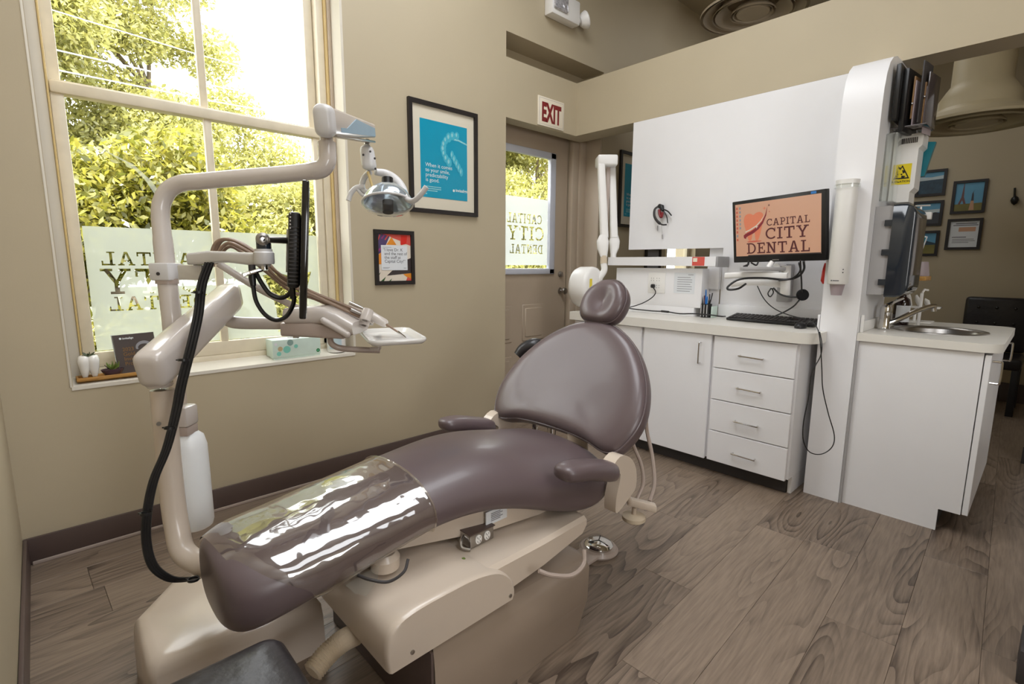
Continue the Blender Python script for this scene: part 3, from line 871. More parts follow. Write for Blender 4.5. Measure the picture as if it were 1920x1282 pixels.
# little chrome post between seat and back, and the rear outlet of the back frame
MB().cyl((1.580, 1.527, 0.544), (1.554, 1.514, 0.498), .012, .012).lathe([(.0, 0), (.016, .004), (.016, .018), (.0, .022)], (1.580, 1.527, 0.544)).build('chrome_post', M['chrome'], ch)
mb = MB().obox((1.539, 1.245, 0.536), (0.55, -.83, 0), (0, 0, 1), (0.83, .55, 0), .085, .14, .03, .01)
rb = mb.build('rear_bracket', M['cream'], ch)
mb = MB()
for dx in (-5, 7):
    mb.obox((1.498, 1.211, 0.525), (0.55, -.83, 0), (0, 0, 1), (0.83, .55, 0), .03, .012, .05, .003)
mb.build('slot', M['kick'], rb)
# under structure: cream seat pan, lift arm, front cover, plinth
mb = MB().rings([[(x, CY + s * w, z) for s, z in ((-1, zt - .01), (-1, zb), (1, zb), (1, zt - .01))] for x, w, zt, zb in ((.62, .09, .50, .44), (.85, .15, .50, .425), (1.0, .19, .50, .415), (1.2, .2, .46, .40), (1.4, .2, .44, .375))])
pan = mb.build('seat_pan', M['cream'], ch)
pm = MB()
for i in range(5):
    pm.box(.99, 1.03 + .01 * (i % 2), CY - .1985, CY - .1965, .452 + i * .006, .4545 + i * .006)
pan2 = MB().box(.97, 1.06, CY - .197, CY - .192, .442, .488).build('rating_label', M['paper'], pan)
pm.build('label_lines', M['greyink'], pan)
mb = MB().rings([[(x, CY + s * w, z) for s, z in ((-1, zt - .012), (-.96, zt), (.96, zt), (1, zt - .012), (1, zb), (-1, zb))] for x, w, zt, zb in ((.60, .30, .392, .28), (.8, .325, .395, .28), (1.1, .33, .398, .315), (1.30, .325, .40, .345), (1.335, .315, .392, .36))])
mb.build('lift_arm', M['cream'], ch)
MB().box(.80, .812, CY - .31, CY + .31, .392, .399, .003).build('cover_seam', M['cream'], ch)
cov = [(.535, .272), (.53, .33), (.545, .385), (.60, .408), (.72, .412), (.82, .408), (.90, .386), (.945, .345), (.962, .30), (.955, .276)]
cov = [(p.x, p.y) for p in crv([(q[0], q[1], 0) for q in cov], 4)]
mb = MB()
rings = []
for yy, sc in ((1.0, .965), (1.006, .99), (1.02, 1.0), (1.60, 1.0), (1.63, .985)):
    rings.append([(.745 + (p[0] - .745) * sc, yy, .275 + (p[1] - .275) * sc) for p in cov])
mb.rings(rings)
fc = mb.build('front_cover', M['cream'], ch, True, 0, 50)
for (x, z) in ((.938, .293), (.60, .30)):
    MB().lathe([(0, 0), (.006, 0), (.006, .003), (0, .004)], (x, 1.0, z), (0, -1, 0), 12).build('screw', M['steel'], fc)
mb = MB()
mb.rings([[(.665, .995, 0), (1.245, .992, 0), (1.285, 1.03, 0), (1.285, 1.62, 0), (.665, 1.63, 0)],
          [(.665, .995, .10), (1.31, .998, .10), (1.35, 1.04, .10), (1.35, 1.62, .10), (.665, 1.63, .10)],
          [(.67, 1.005, .20), (1.345, 1.02, .20), (1.375, 1.06, .20), (1.375, 1.61, .20), (.67, 1.62, .20)],
          [(.68, 1.03, .27), (1.33, 1.045, .235), (1.35, 1.08, .235), (1.35, 1.59, .235), (.68, 1.60, .27)]])
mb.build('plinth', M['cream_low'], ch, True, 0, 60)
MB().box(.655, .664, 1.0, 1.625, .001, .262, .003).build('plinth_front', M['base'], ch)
# outlet box fixed on the lift arm
OX, OY = .895, 1.135
ob = MB().box(OX, OX + .096, OY, OY + .07, .40, .443, .003).build('outlet_box', M['steel'], ch)
MB().box(OX - .003, OX + .099, OY - .004, OY + .074, .4425, .446, .001).build('box_lid', M['base'], ob)
for i in (0, 1):
    x = OX + .031 + i * .035
    MB().prism(circ(.0125, 16, 0, 0, 1.2), (x, OY - .0005, .4215), (1, 0, 0), (0, 0, 1), (0, -.003, 0)).build('outlet', M['white_warm'], ob)
    mm = MB()
    for dz in (.0065, -.0065):
        mm.box(x - .0055, x - .004, OY - .0045, OY - .0038, .4195 + dz, .4245 + dz).box(x + .004, x + .0055, OY - .0045, OY - .0038, .4195 + dz, .4245 + dz).box(x - .0014, x + .0014, OY - .0045, OY - .0038, .416 + dz, .418 + dz)
    mm.build('outlet_slots', M['kick'], ob)
MB().tube(crv([(OX, OY + .035, .43), (OX - .016, OY + .025, .42), (OX - .02, OY + .015, .407), (OX - .004, OY - .005, .402)], 5), .006, 8).build('conduit', M['steel'], ob)
MB().ball((.845, 1.105, .403), .006, 1, 1, .6).build('indicator', M['succ'], ch)
# flexible grey hose loops under the leg rest and behind the lift arm
MB().tube(crv([(0.628, 1.055, 0.517), (0.607, 1.043, 0.496), (0.571, 1.058, 0.478), (0.537, 1.092, 0.483), (0.530, 1.138, 0.475)], 6), .004, 8).build('under_cable', M['kick'], ch)
MB().lathe([(0, 0), (.04, 0), (.042, .03), (.03, .045), (0, .045)], (0.637, 1.195, 0.426), (0, 0, 1), 20).build('pivot_boss', M['cream'], ch)
MB().tube(crv([(1.198, 0.932, 0.365), (1.177, 0.916, 0.330), (1.118, 0.914, 0.320), (1.053, 0.938, 0.338), (1.018, 0.960, 0.357)], 6), .007, 8).build('under_hose', M['greige_dark'], ch)
mb = MB().rings([[(1.02 + .06 * math.cos(a), 1.3 + .04 * math.sin(a), .24 + z) for a in [2 * PI * k / 16 for k in range(16)]] for z in (0, .05)])
mb.build('lift_motor', M['kick'], ch)
# assistant side: short bar, caster cup and two suction hoses behind the back
MB().obox((1.654, 1.011, 0.337), Vector((1.684, 0.967, 0.327)) - Vector((1.617, 1.062, 0.346)), (0, 0, 1), (0.7, .7, 0), .115, .03, .035, .006).build('assistant_bar', M['cream'], ch)
MB().cyl((1.643, 1.033, 0.321), (1.652, 1.041, 0.274), .01).build('cup_stem', M['cream'], ch)
MB().tube([(1.515, 1.0, .45), (1.621, 1.044, 0.347)], .012, 10).build('bar_stem', M['cream'], ch)
MB().lathe([(0, 0), (.035, 0), (.046, .008), (.046, .022), (.03, .03), (0, .03)], (1.650, 1.039, 0.257), (0, 0, 1), 24).build('holder_cup', M['hose_light'], ch)
MB().tube(crv([(1.80, 1.16, .80), (1.80, 1.10, .74), (1.896, 1.151, 0.566), (1.885, 1.112, 0.457), (1.812, 1.049, 0.365), (1.730, 1.019, 0.320)], 6), .0085, 8).build('suction_hose', M['greige_dark'], ch)
MB().tube(crv([(1.76, 1.2, .74), (1.72, 1.16, .66), (1.791, 1.139, 0.498), (1.779, 1.097, 0.442), (1.744, 1.061, 0.382), (1.693, 1.056, 0.328)], 6), .0075, 8).build('suction_hose', M['greige_dark'], ch)

# black arm of the operator stool standing behind the chair
st = thing('operator_stool', 'black operator stool behind the backrest, one curved arm showing', 'stool', (1.62, 2.08, 0))
mb = MB()
cs = crv([(1.858, 1.927, 0.778), (1.889, 1.906, 0.815), (1.933, 1.869, 0.836), (1.981, 1.846, 0.813), (2.033, 1.841, 0.757)], 5)
nn = len(cs)
mb.tube(cs, [.022 + .02 * math.sin(PI * min(1, .15 + .9 * i / (nn - 1))) for i in range(nn)], 14)
mb.build('stool_arm', M['black_leather'], st)
q = (2.031, 1.859, 0.700)
MB().cyl((2.012, 1.850, 0.770), (q[0] + .05, q[1] + .02, .62), .014).build('arm_post', M['black'], st)
MB().lathe([(0, 0), (.17, 0), (.19, .02), (.19, .06), (.16, .085), (0, .09)], (q[0] + .05, q[1] + .02, .54), (0, 0, 1), 28).build('seat', M['black_leather'], st)
MB().cyl((q[0] + .05, q[1] + .02, .09), (q[0] + .05, q[1] + .02, .545), .025).build('column', M['chrome'], st)
mb = MB()
for k in range(5):
    a = 2 * PI * k / 5 + .3
    mb.tube([(q[0] + .05, q[1] + .02, .09), (q[0] + .05 + .24 * math.cos(a), q[1] + .02 + .24 * math.sin(a), .06)], [.02, .014], 8)
    mb.ball((q[0] + .05 + .24 * math.cos(a), q[1] + .02 + .24 * math.sin(a), .028), .028, 1, 1, 1, 10, 8)
mb.build('star_base', M['black'], st)

# foot control on the floor
fx, fy = 1.727, 1.262
fp = thing('foot_control', 'round chrome dental foot control on the floor behind the chair base', 'foot pedal', (fx, fy, 0))
MB().lathe([(0, 0), (.085, 0), (.088, .008), (.078, .02), (0, .022)], (fx, fy, .001), (0, 0, 1), 32).box(fx - .16, fx - .02, fy - .05, fy + .05, .001, .018, .006).build('foot_base', M['greige_dark'], fp)
MB().lathe([(0, .046), (.03, .045), (.055, .04), (.064, .03), (.062, .02), (0, .02)], (fx, fy, .001), (0, 0, 1), 32).build('disc', M['chrome'], fp)
mb = MB()
for k in range(3):
    a = 2 * PI * k / 3 + .5
    mb.tube([(fx, fy, .0475), (fx + .05 * math.cos(a), fy + .05 * math.sin(a), .0435)], .0025, 6)
mb.build('disc_groove', M['kick'], fp)

# ================================================================== UTILITY CENTRE, DELIVERY POST, LAMP
uc = thing('utility_box', 'cream floor utility box under the foot of the dental chair', 'box', (.34, 1.73, 0))
pl = [(.575, 1.525), (.13, 1.525), (.112, 1.56), (.112, 1.80), (.23, 1.945), (.575, 1.945)]
def inset(poly, d):
    cx, cy = sum(p[0] for p in poly) / len(poly), sum(p[1] for p in poly) / len(poly)
    return [(p[0] + (cx - p[0]) * d, p[1] + (cy - p[1]) * d) for p in poly]
rings = [[(p[0], p[1], z) for p in inset(pl, d)] for z, d in ((.0, -.03), (.12, -.02), (.165, -.005), (.185, .03), (.196, .09), (.2, .2), (.2, .95))]
MB().rings(rings).build('housing', M['cream'], uc, True, 0, 60)
MB().box(.571, .585, 1.53, 1.94, .002, .09, .004).build('end_base', M['base'], uc)
# corrugated hose between utility box and chair base
hp = crv([(.585, 1.55, .055), (.60, 1.47, .06), (0.535, 1.242, 0.198), (.668, 1.40, .12)], 14)
hp = crv([(0.418, 1.191, 0.225), (0.463, 1.207, 0.240), (0.511, 1.219, 0.246), (0.562, 1.237, 0.231)], 14)
rr = [(.030 if i % 2 else .0215) for i in range(len(hp))]
hs = MB().tube(hp, rr, 16).build('corrugated_hose', M['hose_light'], None, False)
tag(hs, 'ribbed beige corrugated hose between utility box and chair base', 'hose')

dv = thing('delivery_unit', 'warm grey dental delivery unit with spring arm, control head and hoses by the window', 'dental unit', (.23, 1.70, .4))
# front column with its elbow under the chair
col = crv([(0.233, 1.704, 0.910), (0.231, 1.700, 0.817), (0.228, 1.690, 0.692), (0.227, 1.680, 0.573), (0.228, 1.664, 0.504), (0.231, 1.635, 0.448), (0.253, 1.595, 0.420), (0.287, 1.546, 0.405), (0.355, 1.554, 0.348)], 5)
MB().tube(col, .0315, 20).build('column', M['cream'], dv)
MB().lathe([(.0, 0), (.030, .0), (.033, .004), (.033, .012), (.0, .012)], (0.228, 1.710, 0.919), (0, 0, 1), 24).build('column_cap', M['greige'], dv)
MB().cyl((0.227, 1.710, 0.913), (0.230, 1.720, 0.971), .017).build('pivot_post', M['chrome'], dv)
for (x, y) in ((298, 794),):
    MB().lathe([(0, 0), (.006, 0), (.006, .003), (0, .003)], (0.210, 1.662, 0.824), (-.2, -1, 0), 12).build('screw', M['steel'], dv)
# spring arm: rounded box section, near block to far end
A0, A1 = Vector((0.222, 1.655, 0.994)), Vector((0.524, 2.065, 1.153))
ax = (A1 - A0).normalized()
sd = ax.cross(EZ).normalized()
upv = sd.cross(ax).normalized()
def arm_ring(t, w, h, sh=0):
    c = A0 + (A1 - A0) * t + upv * sh
    return [c + sd * p[0] + upv * p[1] for p in rrect(w, h, min(w, h) * .3, 4)]
MB().rings([arm_ring(-.10, .03, .05), arm_ring(-.095, .06, .085), arm_ring(-.07, .076, .1), arm_ring(-.03, .08, .104), arm_ring(.1, .08, .104), arm_ring(.5, .079, .102), arm_ring(.93, .078, .1), arm_ring(.985, .07, .09), arm_ring(1, .05, .07)]).build('spring_arm', M['greige'], dv, True, 0, 60)
MB().lathe([(0, 0), (.007, 0), (.006, .003), (0, .004)], A0 + ax * .03 + sd * .0405 - upv * .03, sd, 12).build('screw', M['chrome'], dv)
MB().cyl((0.505, 2.080, 1.137), (0.497, 2.079, 1.098), .018).build('pivot_post', M['steel'], dv)
MB().tube(crv([(0.497, 2.082, 1.114), (0.495, 2.077, 1.079), (0.505, 2.062, 1.058), (0.533, 2.048, 1.049), (0.618, 2.009, 1.044), (0.725, 1.950, 1.041)], 6), [.024] * 7 + [.023] * 24, 16).build('link_arm', M['greige'], dv)
# control head
hc = Vector((0.727, 1.950, 1.053))
hx = (Vector((0.867, 1.818, 1.048)) - Vector((0.741, 1.938, 1.054))).normalized()
hx.z = 0; hx.normalize()
hy = EZ.cross(hx)
prof_top = [((0.719, 1.971, 1.114)), ((0.844, 1.854, 1.115)), ((0.883, 1.812, 1.091)), ((0.912, 1.777, 1.055))]
mb = MB()
tp = [Vector(p) for p in ((0.709, 1.973, 1.077), (0.781, 1.906, 1.080), (0.813, 1.875, 1.078), (0.846, 1.841, 1.060), (0.889, 1.794, 1.031))]
mb.rings([[c + hy * p[0] + EZ * p[1] for p in rrect(.2, h, .024, 4)] for c, h in zip(tp, (.056, .062, .064, .062, .048))])
hdm = mb.build('control_head', M['greige'], dv, True, 0, 50)
mb = MB()
bp_ = [Vector(p) for p in ((0.693, 1.976, 1.027), (0.775, 1.899, 1.026), (0.856, 1.822, 1.018))]
mb.rings([[c + hy * p[0] + EZ * p[1] for p in rrect(.17, h, .012, 3)] for c, h in zip(bp_, (.05, .056, .05))])
mb.build('head_underbody', M['greige_dark'], dv, True, 0, 50)
MB().tube([(0.743, 1.785, 1.064), (0.809, 1.740, 1.013)], [.0125, .0125], 12).ball((0.743, 1.785, 1.064), .0125).ball((0.809, 1.740, 1.013), .0125).build('handle', M['greige'], dv)
MB().lathe([(0, 0), (.012, 0), (.012, .01), (0, .012)], (0.703, 1.966, 1.019), (0, 0, -1), 14).cyl((0.707, 1.961, 1.013), (0.704, 1.958, 0.985), .011).build('head_pivot', M['greige'], dv)
# tray support arm
MB().tube(crv([(0.789, 1.847, 1.038), (0.787, 1.840, 0.994), (0.789, 1.833, 0.970), (0.812, 1.821, 0.953), (0.868, 1.808, 0.942), (0.957, 1.778, 0.932)], 6), .0115, 12).build('tray_arm', M['greige_dark'], dv)
MB().obox((0.946, 1.790, 0.940), hx, hy, EZ, .035, .05, .014, .003).build('tray_clip', M['greige'], dv)
# hose support arm and hoses
MB().tube(crv([(0.468, 1.988, 1.266), (0.527, 1.965, 1.218), (0.603, 1.937, 1.162), (0.712, 1.933, 1.100)], 5), .0125, 12).build('hose_arm', M['greige'], dv)
for i, hpath in enumerate((
        [(0.454, 2.000, 1.255), (0.457, 2.009, 1.310), (0.479, 1.995, 1.346), (0.520, 1.971, 1.343), (0.574, 1.939, 1.304), (0.645, 1.912, 1.227), (0.740, 1.893, 1.167), (0.839, 1.844, 1.116), (0.910, 1.797, 1.078)],
        [(0.468, 2.016, 1.264), (0.471, 2.023, 1.310), (0.496, 2.008, 1.349), (0.539, 1.979, 1.339), (0.598, 1.941, 1.287), (0.664, 1.917, 1.206), (0.753, 1.905, 1.150), (0.847, 1.862, 1.102), (0.912, 1.820, 1.066)],
        [(0.466, 1.964, 1.270), (0.468, 1.969, 1.306), (0.494, 1.951, 1.335), (0.531, 1.926, 1.317), (0.576, 1.905, 1.280), (0.639, 1.884, 1.203), (0.728, 1.875, 1.161), (0.818, 1.835, 1.109), (0.885, 1.791, 1.068)],
        [(0.483, 2.041, 1.254), (0.490, 2.044, 1.296), (0.518, 2.024, 1.326), (0.555, 1.998, 1.300), (0.614, 1.957, 1.236), (0.685, 1.931, 1.167), (0.767, 1.916, 1.135), (0.850, 1.870, 1.087), (0.899, 1.830, 1.051)])):
    MB().tube(crv(hpath, 6), .0062, 8).build('tubing', M['hose'], dv)
for i, (a, b, m_) in enumerate((((0.867, 1.834, 1.121), (0.908, 1.804, 1.098), 'chrome'), ((0.874, 1.865, 1.104), (0.925, 1.826, 1.079), 'greige'), ((0.855, 1.798, 1.098), (0.889, 1.776, 1.079), 'steel'))):
    MB().tube([a, mid(a, b, .7), b], [.0075, .0065, .004], 10).build('handpiece_tail', M[m_], dv)
# holders at the end of the head
for i, c in enumerate(((0.889, 1.757, 1.056), (0.897, 1.787, 1.035), (0.925, 1.803, 1.039))):
    MB().lathe([(.011, 0), (.02, 0), (.022, .03), (.02, .045), (.011, .045)], c, (.45, .2, .85), 16).build('holder', M['greige'], dv)
sy = thing('air_water_syringe', 'beige air and water syringe in its holder, slim metal tip over the white tray', 'dental tool', (0.934, 1.756, 1.055))
MB().tube([(0.913, 1.781, 1.079), (0.919, 1.775, 1.075), (0.958, 1.731, 1.043), (0.962, 1.726, 1.039)], [.014, .018, .0165, .012], 14).build('grip', M['greige'], sy)
MB().tube([(0.960, 1.729, 1.041), (0.991, 1.694, 1.011)], [.005, .0035], 8).build('tip_tube', M['hose'], sy)
MB().tube([(0.991, 1.694, 1.011), (1.007, 1.675, 0.993), (1.015, 1.665, 0.983)], [.0055, .0045, .001], 8).build('metal_tip', M['chrome'], sy)
# instrument tray
ty = Vector((.345, .939, 0)).normalized()
tx = Vector((ty.y, -ty.x, 0))
tc_ = Vector((.972, 1.713, .985))
mb = MB()
mb.rings([[tc_ + tx * p[0] + ty * p[1] + EZ * z for p in rrect(w, l, r, 5)] for w, l, r, z in ((.10, .27, .02, 0), (.185, .335, .03, .0), (.205, .355, .04, .008), (.208, .358, .04, .015), (.203, .353, .038, .02), (.182, .332, .03, .0175), (.170, .315, .025, .006), (.10, .26, .02, .0045))])
tag(mb.build('instrument_tray', M['white_gloss'], None, True, 0, 60), 'white instrument tray with raised rim on the delivery arm, empty', 'tray')

# water bottle on the column
bo = thing('water_bottle', 'translucent white water bottle hanging from the delivery column', 'bottle', (0.283, 1.724, 0.441))
btop, bbot = Vector((0.296, 1.779, 0.757)), Vector((0.291, 1.717, 0.441))
hgt = (bbot - btop).length
MB().lathe([(0, 0), (.034, 0), (.046, .008), (.05, .022), (.05, hgt * .5), (.049, hgt - .05), (.042, hgt - .02), (.025, hgt - .004), (.022, hgt + .02), (0, hgt + .02)], (btop.x, btop.y, btop.z - hgt), (0, 0, 1), 28).build('bottle_body', M['bottle'], bo)
bk = Vector((0.290, 1.768, 0.808))
MB().obox(bk, hx, hy, EZ, .05, .06, .062, .008).build('bracket', M['greige'], dv, True)
MB().obox(bk - EZ * .045, hx, hy, EZ, .045, .055, .03, .006).build('bottle_cap', M['greige_dark'], bo)

# lamp post, clamp and the examination lamp
lp = thing('dental_lamp', 'white grey dental operating lamp on its tall bent post in front of the window', 'lamp', (0.291, 1.849, 0.804))
MB().cyl((0.290, 1.842, 0.770), (0.295, 1.870, 0.921), .0225, None, 20).build('post_sleeve', M['cream'], lp)
post = [(0.295, 1.868, 0.912), (0.302, 1.899, 1.088), (0.304, 1.925, 1.222), (0.307, 1.951, 1.355)]
bend = [(0.309, 1.962, 1.414), (0.317, 1.963, 1.459), (0.338, 1.952, 1.498), (0.370, 1.926, 1.518), (0.407, 1.892, 1.523)]
MB().tube(crv(post + bend + [(0.505, 1.803, 1.536), (0.605, 1.712, 1.547), (0.687, 1.637, 1.559)], 6), [.0275] * 18 + [.026] * 49, 20).build('post', M['greige'], lp)
MB().tube(crv([(0.675, 1.648, 1.557), (0.698, 1.628, 1.566), (0.711, 1.620, 1.589), (0.715, 1.624, 1.623), (0.716, 1.628, 1.646)], 5), .0275, 18).build('post_elbow', M['greige'], lp)
MB().cyl((0.716, 1.628, 1.646), (0.718, 1.633, 1.673), .02).build('swivel_collar', M['greige'], lp)
F0, F1 = Vector((0.680, 1.561, 1.694)), Vector((1.052, 1.970, 1.798))
fx_ = (F1 - F0).normalized(); fs = fx_.cross(EZ).normalized(); fu = fs.cross(fx_)
def f_ring(t, w, h, sh=0.0):
    c = F0 + (F1 - F0) * t + fu * sh
    return [c + fs * p[0] + fu * p[1] for p in rrect(w, h, min(w, h) * .42, 5)]
MB().rings([f_ring(-.03, .035, .06), f_ring(-.02, .05, .085), f_ring(.0, .058, .094), f_ring(.05, .058, .094)]).build('arm_block', M['white_arm'], lp, True, 0, 60)
MB().rings([[F0 + (F1 - F0) * t + fs * p[0] + fu * (p[1] + sh) for p in rrect(w, h, .008, 3)] for t, w, h, sh in ((.05, .05, .08, .0), (.5, .046, .07, .0), (1.0, .042, .052, .004))]).build('balance_arm', M['greige'], lp, True, 0, 50)
# pale blue panel on the arm's flank
mb = MB()
f_a = F0 + (F1 - F0) * .16 + fs * .0262
dd = (F1 - F0)
mb.prism([(.0, -.028), (.80, -.018), (.80, .012), (.33, .025), (.12, -.012), (.0, -.014)], f_a, dd, fu, fs * -.004)
mb.build('flank_panel', M['lightblue'], lp)
MB().obox(mid(F0, F1, .55) - fu * .038, fx_, fs, fu, .5, .04, .008, .002).build('under_rail', M['steel'], lp)
MB().tube([(1.030, 1.954, 1.761), (1.027, 1.953, 1.740)], .012, 12).build('swivel', M['chrome'], lp)
k0, k1 = Vector((1.025, 1.954, 1.736)), Vector((1.025, 1.935, 1.642))
kax = (k1 - k0).normalized()
MB().rings([[k0 + (k1 - k0) * t + hx * p[0] + hy * p[1] for p in rrect(w, w * .9, w * .35, 4)] for t, w in ((0, .03), (.06, .045), (.2, .054), (.8, .056), (.95, .05), (1.0, .036))]).build('knuckle', M['white_arm'], lp, True, 0, 60)
for p_ in ((1.016, 1.908, 1.707), (0.997, 1.930, 1.695), (1.029, 1.897, 1.681), (1.027, 1.891, 1.641)):
    MB().ball(p_, .0045, 1, 1, 1, 8, 6).build('screw', M['kick'], lp)
# yoke
yk = crv([(1.051, 1.936, 1.638), (1.098, 1.933, 1.634), (1.119, 1.894, 1.607), (1.119, 1.844, 1.568), (1.103, 1.797, 1.537)], 6)
MB().tube(yk, [.013 + .006 * math.sin(PI * i / (len(yk) - 1)) for i in range(len(yk))], 12).build('yoke', M['white_arm'], lp)
yk2 = crv([(1.035, 1.951, 1.637), (1.027, 1.983, 1.619), (1.026, 2.006, 1.592), (1.027, 2.000, 1.570), (1.040, 1.985, 1.557)], 6)
MB().tube(yk2, .012, 12).build('yoke', M['white_arm'], lp)
MB().tube([(1.019, 1.938, 1.634), (1.026, 1.919, 1.574)], [.006, .005], 8).build('pull_tab', M['ochre'], lp)
# head: reflector dome, lens, knob
hd_c = Vector((1.049, 1.841, 1.505))
hdn = (-EZ * .95 - hy * .29 + hx * .06).normalized()
MB().lathe([(.0, .078), (.03, .075), (.055, .064), (.078, .044), (.094, .017), (.099, .0), (.096, -.004), (.089, .012), (.07, .04), (.04, .062), (.0, .070)], hd_c, -hdn, 32, sy=1.0).build('reflector_head', M['reflector'], lp)
MB().lathe([(.099, .004), (.099, -.006), (.085, -.022), (.05, -.034), (.0, -.038)], hd_c, -hdn, 32).build('lens', M['lampglass'], lp)
MB().torus(hd_c, .098, .005, hdn).build('lens_rim', M['white_arm'], lp)
MB().cyl(hd_c - hdn * .068, hd_c - hdn * .105, .0235, .0225, 20).build('knob', M['black'], lp)
MB().cyl(hd_c + hdn * .038, hd_c - hdn * .01, .021, .021, 18).build('lamp_socket', M['kick'], lp)
MB().cyl(hd_c - hdn * .105, hd_c - hdn * .109, .020, .018, 20).build('knob_cap', M['grey_plastic'], lp)
MB().tube(crv([(1.082, 1.776, 1.541), (1.080, 1.745, 1.514), (1.086, 1.710, 1.508), (1.094, 1.678, 1.526), (1.109, 1.656, 1.556)], 5), .0105, 12).build('handle', M['white_arm'], lp)
MB().tube(crv([(1.035, 1.958, 1.533), (1.018, 1.990, 1.547), (1.002, 2.011, 1.577)], 5), .007, 10).tube(crv([(1.028, 1.988, 1.582), (1.002, 2.011, 1.577), (0.984, 2.024, 1.555), (0.973, 2.028, 1.525)], 5), .0105, 12).build('handle', M['white_arm'], lp)

# black monitor on an arm clamped to the lamp post, seen edge-on
mn = thing('monitor', 'black flat monitor seen edge-on, on an arm clamped to the lamp post', 'monitor', (0.482, 1.293, 1.126))
m0 = Vector((0.499, 1.301, 1.300))
away = Vector((m0.x, m0.y, 0)).normalized()
away = (Matrix.Rotation(math.radians(0.6), 3, 'Z') @ away).normalized()
mnx = away.cross(EZ).normalized()            # to the viewer's right
mup = (EZ + mnx * 0.075).normalized()
mnx = away.cross(mup).normalized()
scr_h = .345
mb = MB().obox(m0 + away * .255 + mnx * .002, mnx, away, mup, .017, .53, scr_h, .004)
mb.build('bezel', M['black_gloss'], mn)
MB().obox(m0 + away * .255 + mnx * .0112, mnx, away, mup, .001, .50, scr_h - .03).build('screen', M['black'], mn)
cs_ = m0 + away * .25 - mnx * .022 + mup * .0
MB().obox(cs_, mnx, away, mup, .03, .44, scr_h * .56, .008).build('rear_casing', M['black'], mn)
mb = MB()
for i in range(16):
    mb.obox(cs_ - away * .2215 + mup * (-.085 + i * .0095), mnx, away, mup, .022, .003, .003)
mb.build('vent_rib', M['kick'], mn)
mb = MB()
for i in range(7):
    mb.obox(cs_ - away * .2215 - mnx * .01 + mup * (.055 + i * .009), mnx, away, mup, .003, .003, .004)
mb.build('vent_hole', M['steel'], mn)
MB().obox(cs_ - mnx * .018 + away * -.02, mnx, away, mup, .006, .12, .12, .002).build('mount_plate', M['white_arm'], mn)
# joint and arm
jt = Vector((0.457, 1.466, 1.306))
arm_end = Vector((0.455, 1.463, 1.283))
MB().lathe([(0, 0), (.024, 0), (.026, .004), (.026, .03), (.022, .034), (.022, .04), (0, .04)], Vector((0.454, 1.461, 1.266)), (0, 0, 1), 24).build('joint_barrel', M['white_arm'], mn)
MB().obox(jt + EZ * .012, hx, hy, EZ, .036, .03, .045, .012, 3).build('tilt_block', M['navy'], mn)
MB().lathe([(0, 0), (.017, 0), (.017, .006), (.009, .009), (.005, .005), (0, .005)], Vector((0.452, 1.456, 1.332)), (-.2, -1, .05), 20).build('tilt_bolt', M['steel'], mn)
MB().cyl((0.462, 1.446, 1.331), (0.522, 1.466, 1.331), .009).build('tilt_rod', M['steel'], mn)
aa = [Vector(p) for p in ((0.343, 1.762, 1.279), (0.378, 1.688, 1.285), (0.407, 1.606, 1.285), (0.438, 1.521, 1.280), (0.460, 1.458, 1.277))]
MB().rings([[c + hy * p[0] + EZ * p[1] for p in rrect(.042, h, .008, 3)] for c, h in zip(aa, (.034, .036, .03, .034, .036))]).build('arm', M['white_arm'], mn, True, 0, 50)
cl0 = Vector((0.304, 1.923, 1.240))
MB().obox(cl0, hx, hy, EZ, .062, .075, .054, .006).build('clamp', M['white_arm'], mn)
MB().obox(mid((0.325, 1.881, 1.239), (0.381, 1.718, 1.240)), Vector((0.381, 1.718, 1.240)) - Vector((0.325, 1.881, 1.239)), hy, EZ, .125, .04, .046, .006).build('clamp_link', M['white_arm'], mn)
MB().lathe([(0, 0), (.0055, 0), (.0055, .002), (0, .002)], cl0 - hy * .038 + EZ * -.006, -hy, 10).build('clamp_screw', M['kick'], mn)
MB().lathe([(.028, 0), (.032, .0), (.032, .016), (.028, .016)], Vector((0.303, 1.922, 1.202)), (0, 0, 1), 24).build('post_collar', M['greige_dark'], mn)
MB().tube([(0.418, 1.462, 1.244), (0.399, 1.464, 1.237), (0.449, 1.463, 1.252)], [.005, .005, .006], 8).cyl((0.453, 1.461, 1.263), (0.453, 1.459, 1.250), .009).build('lock_lever', M['chrome'], mn)
MB().cyl((0.429, 1.484, 1.263), (0.428, 1.480, 1.242), .009).build('cable_sleeve', M['kick'], mn)

# cables
cb = thing('cable_bundle', 'black cable bundle hanging from the monitor arm to the floor by the column', 'cable', (0.226, 1.421, 0.463))
for k, o_ in enumerate(((0, 0), (5, 1), (-4, -1))):
    pts = [(0.366, 1.655, 1.269), (0.341, 1.651, 1.205), (0.321, 1.625, 1.125), (0.291, 1.594, 1.041), (0.258, 1.577, 0.945), (0.239, 1.567, 0.877), (0.207, 1.549, 0.785), (0.171, 1.539, 0.710), (0.149, 1.529, 0.632), (0.140, 1.522, 0.558), (0.146, 1.504, 0.497), (0.174, 1.496, 0.453), (0.210, 1.511, 0.424), (0.260, 1.566, 0.383)]
    sp = (1.0, 1, 1, 1, 1, .9, .7, .7, .7, .7, .7, .7, .7, .5)
    path = [Vector(p) + hx * (o_[0] * .0014 * s_) + hy * (o_[1] * .004) for p, s_ in zip(pts, sp)]
    MB().tube(crv(path, 6), .0052, 8).build('cable', M['rubber'], cb)
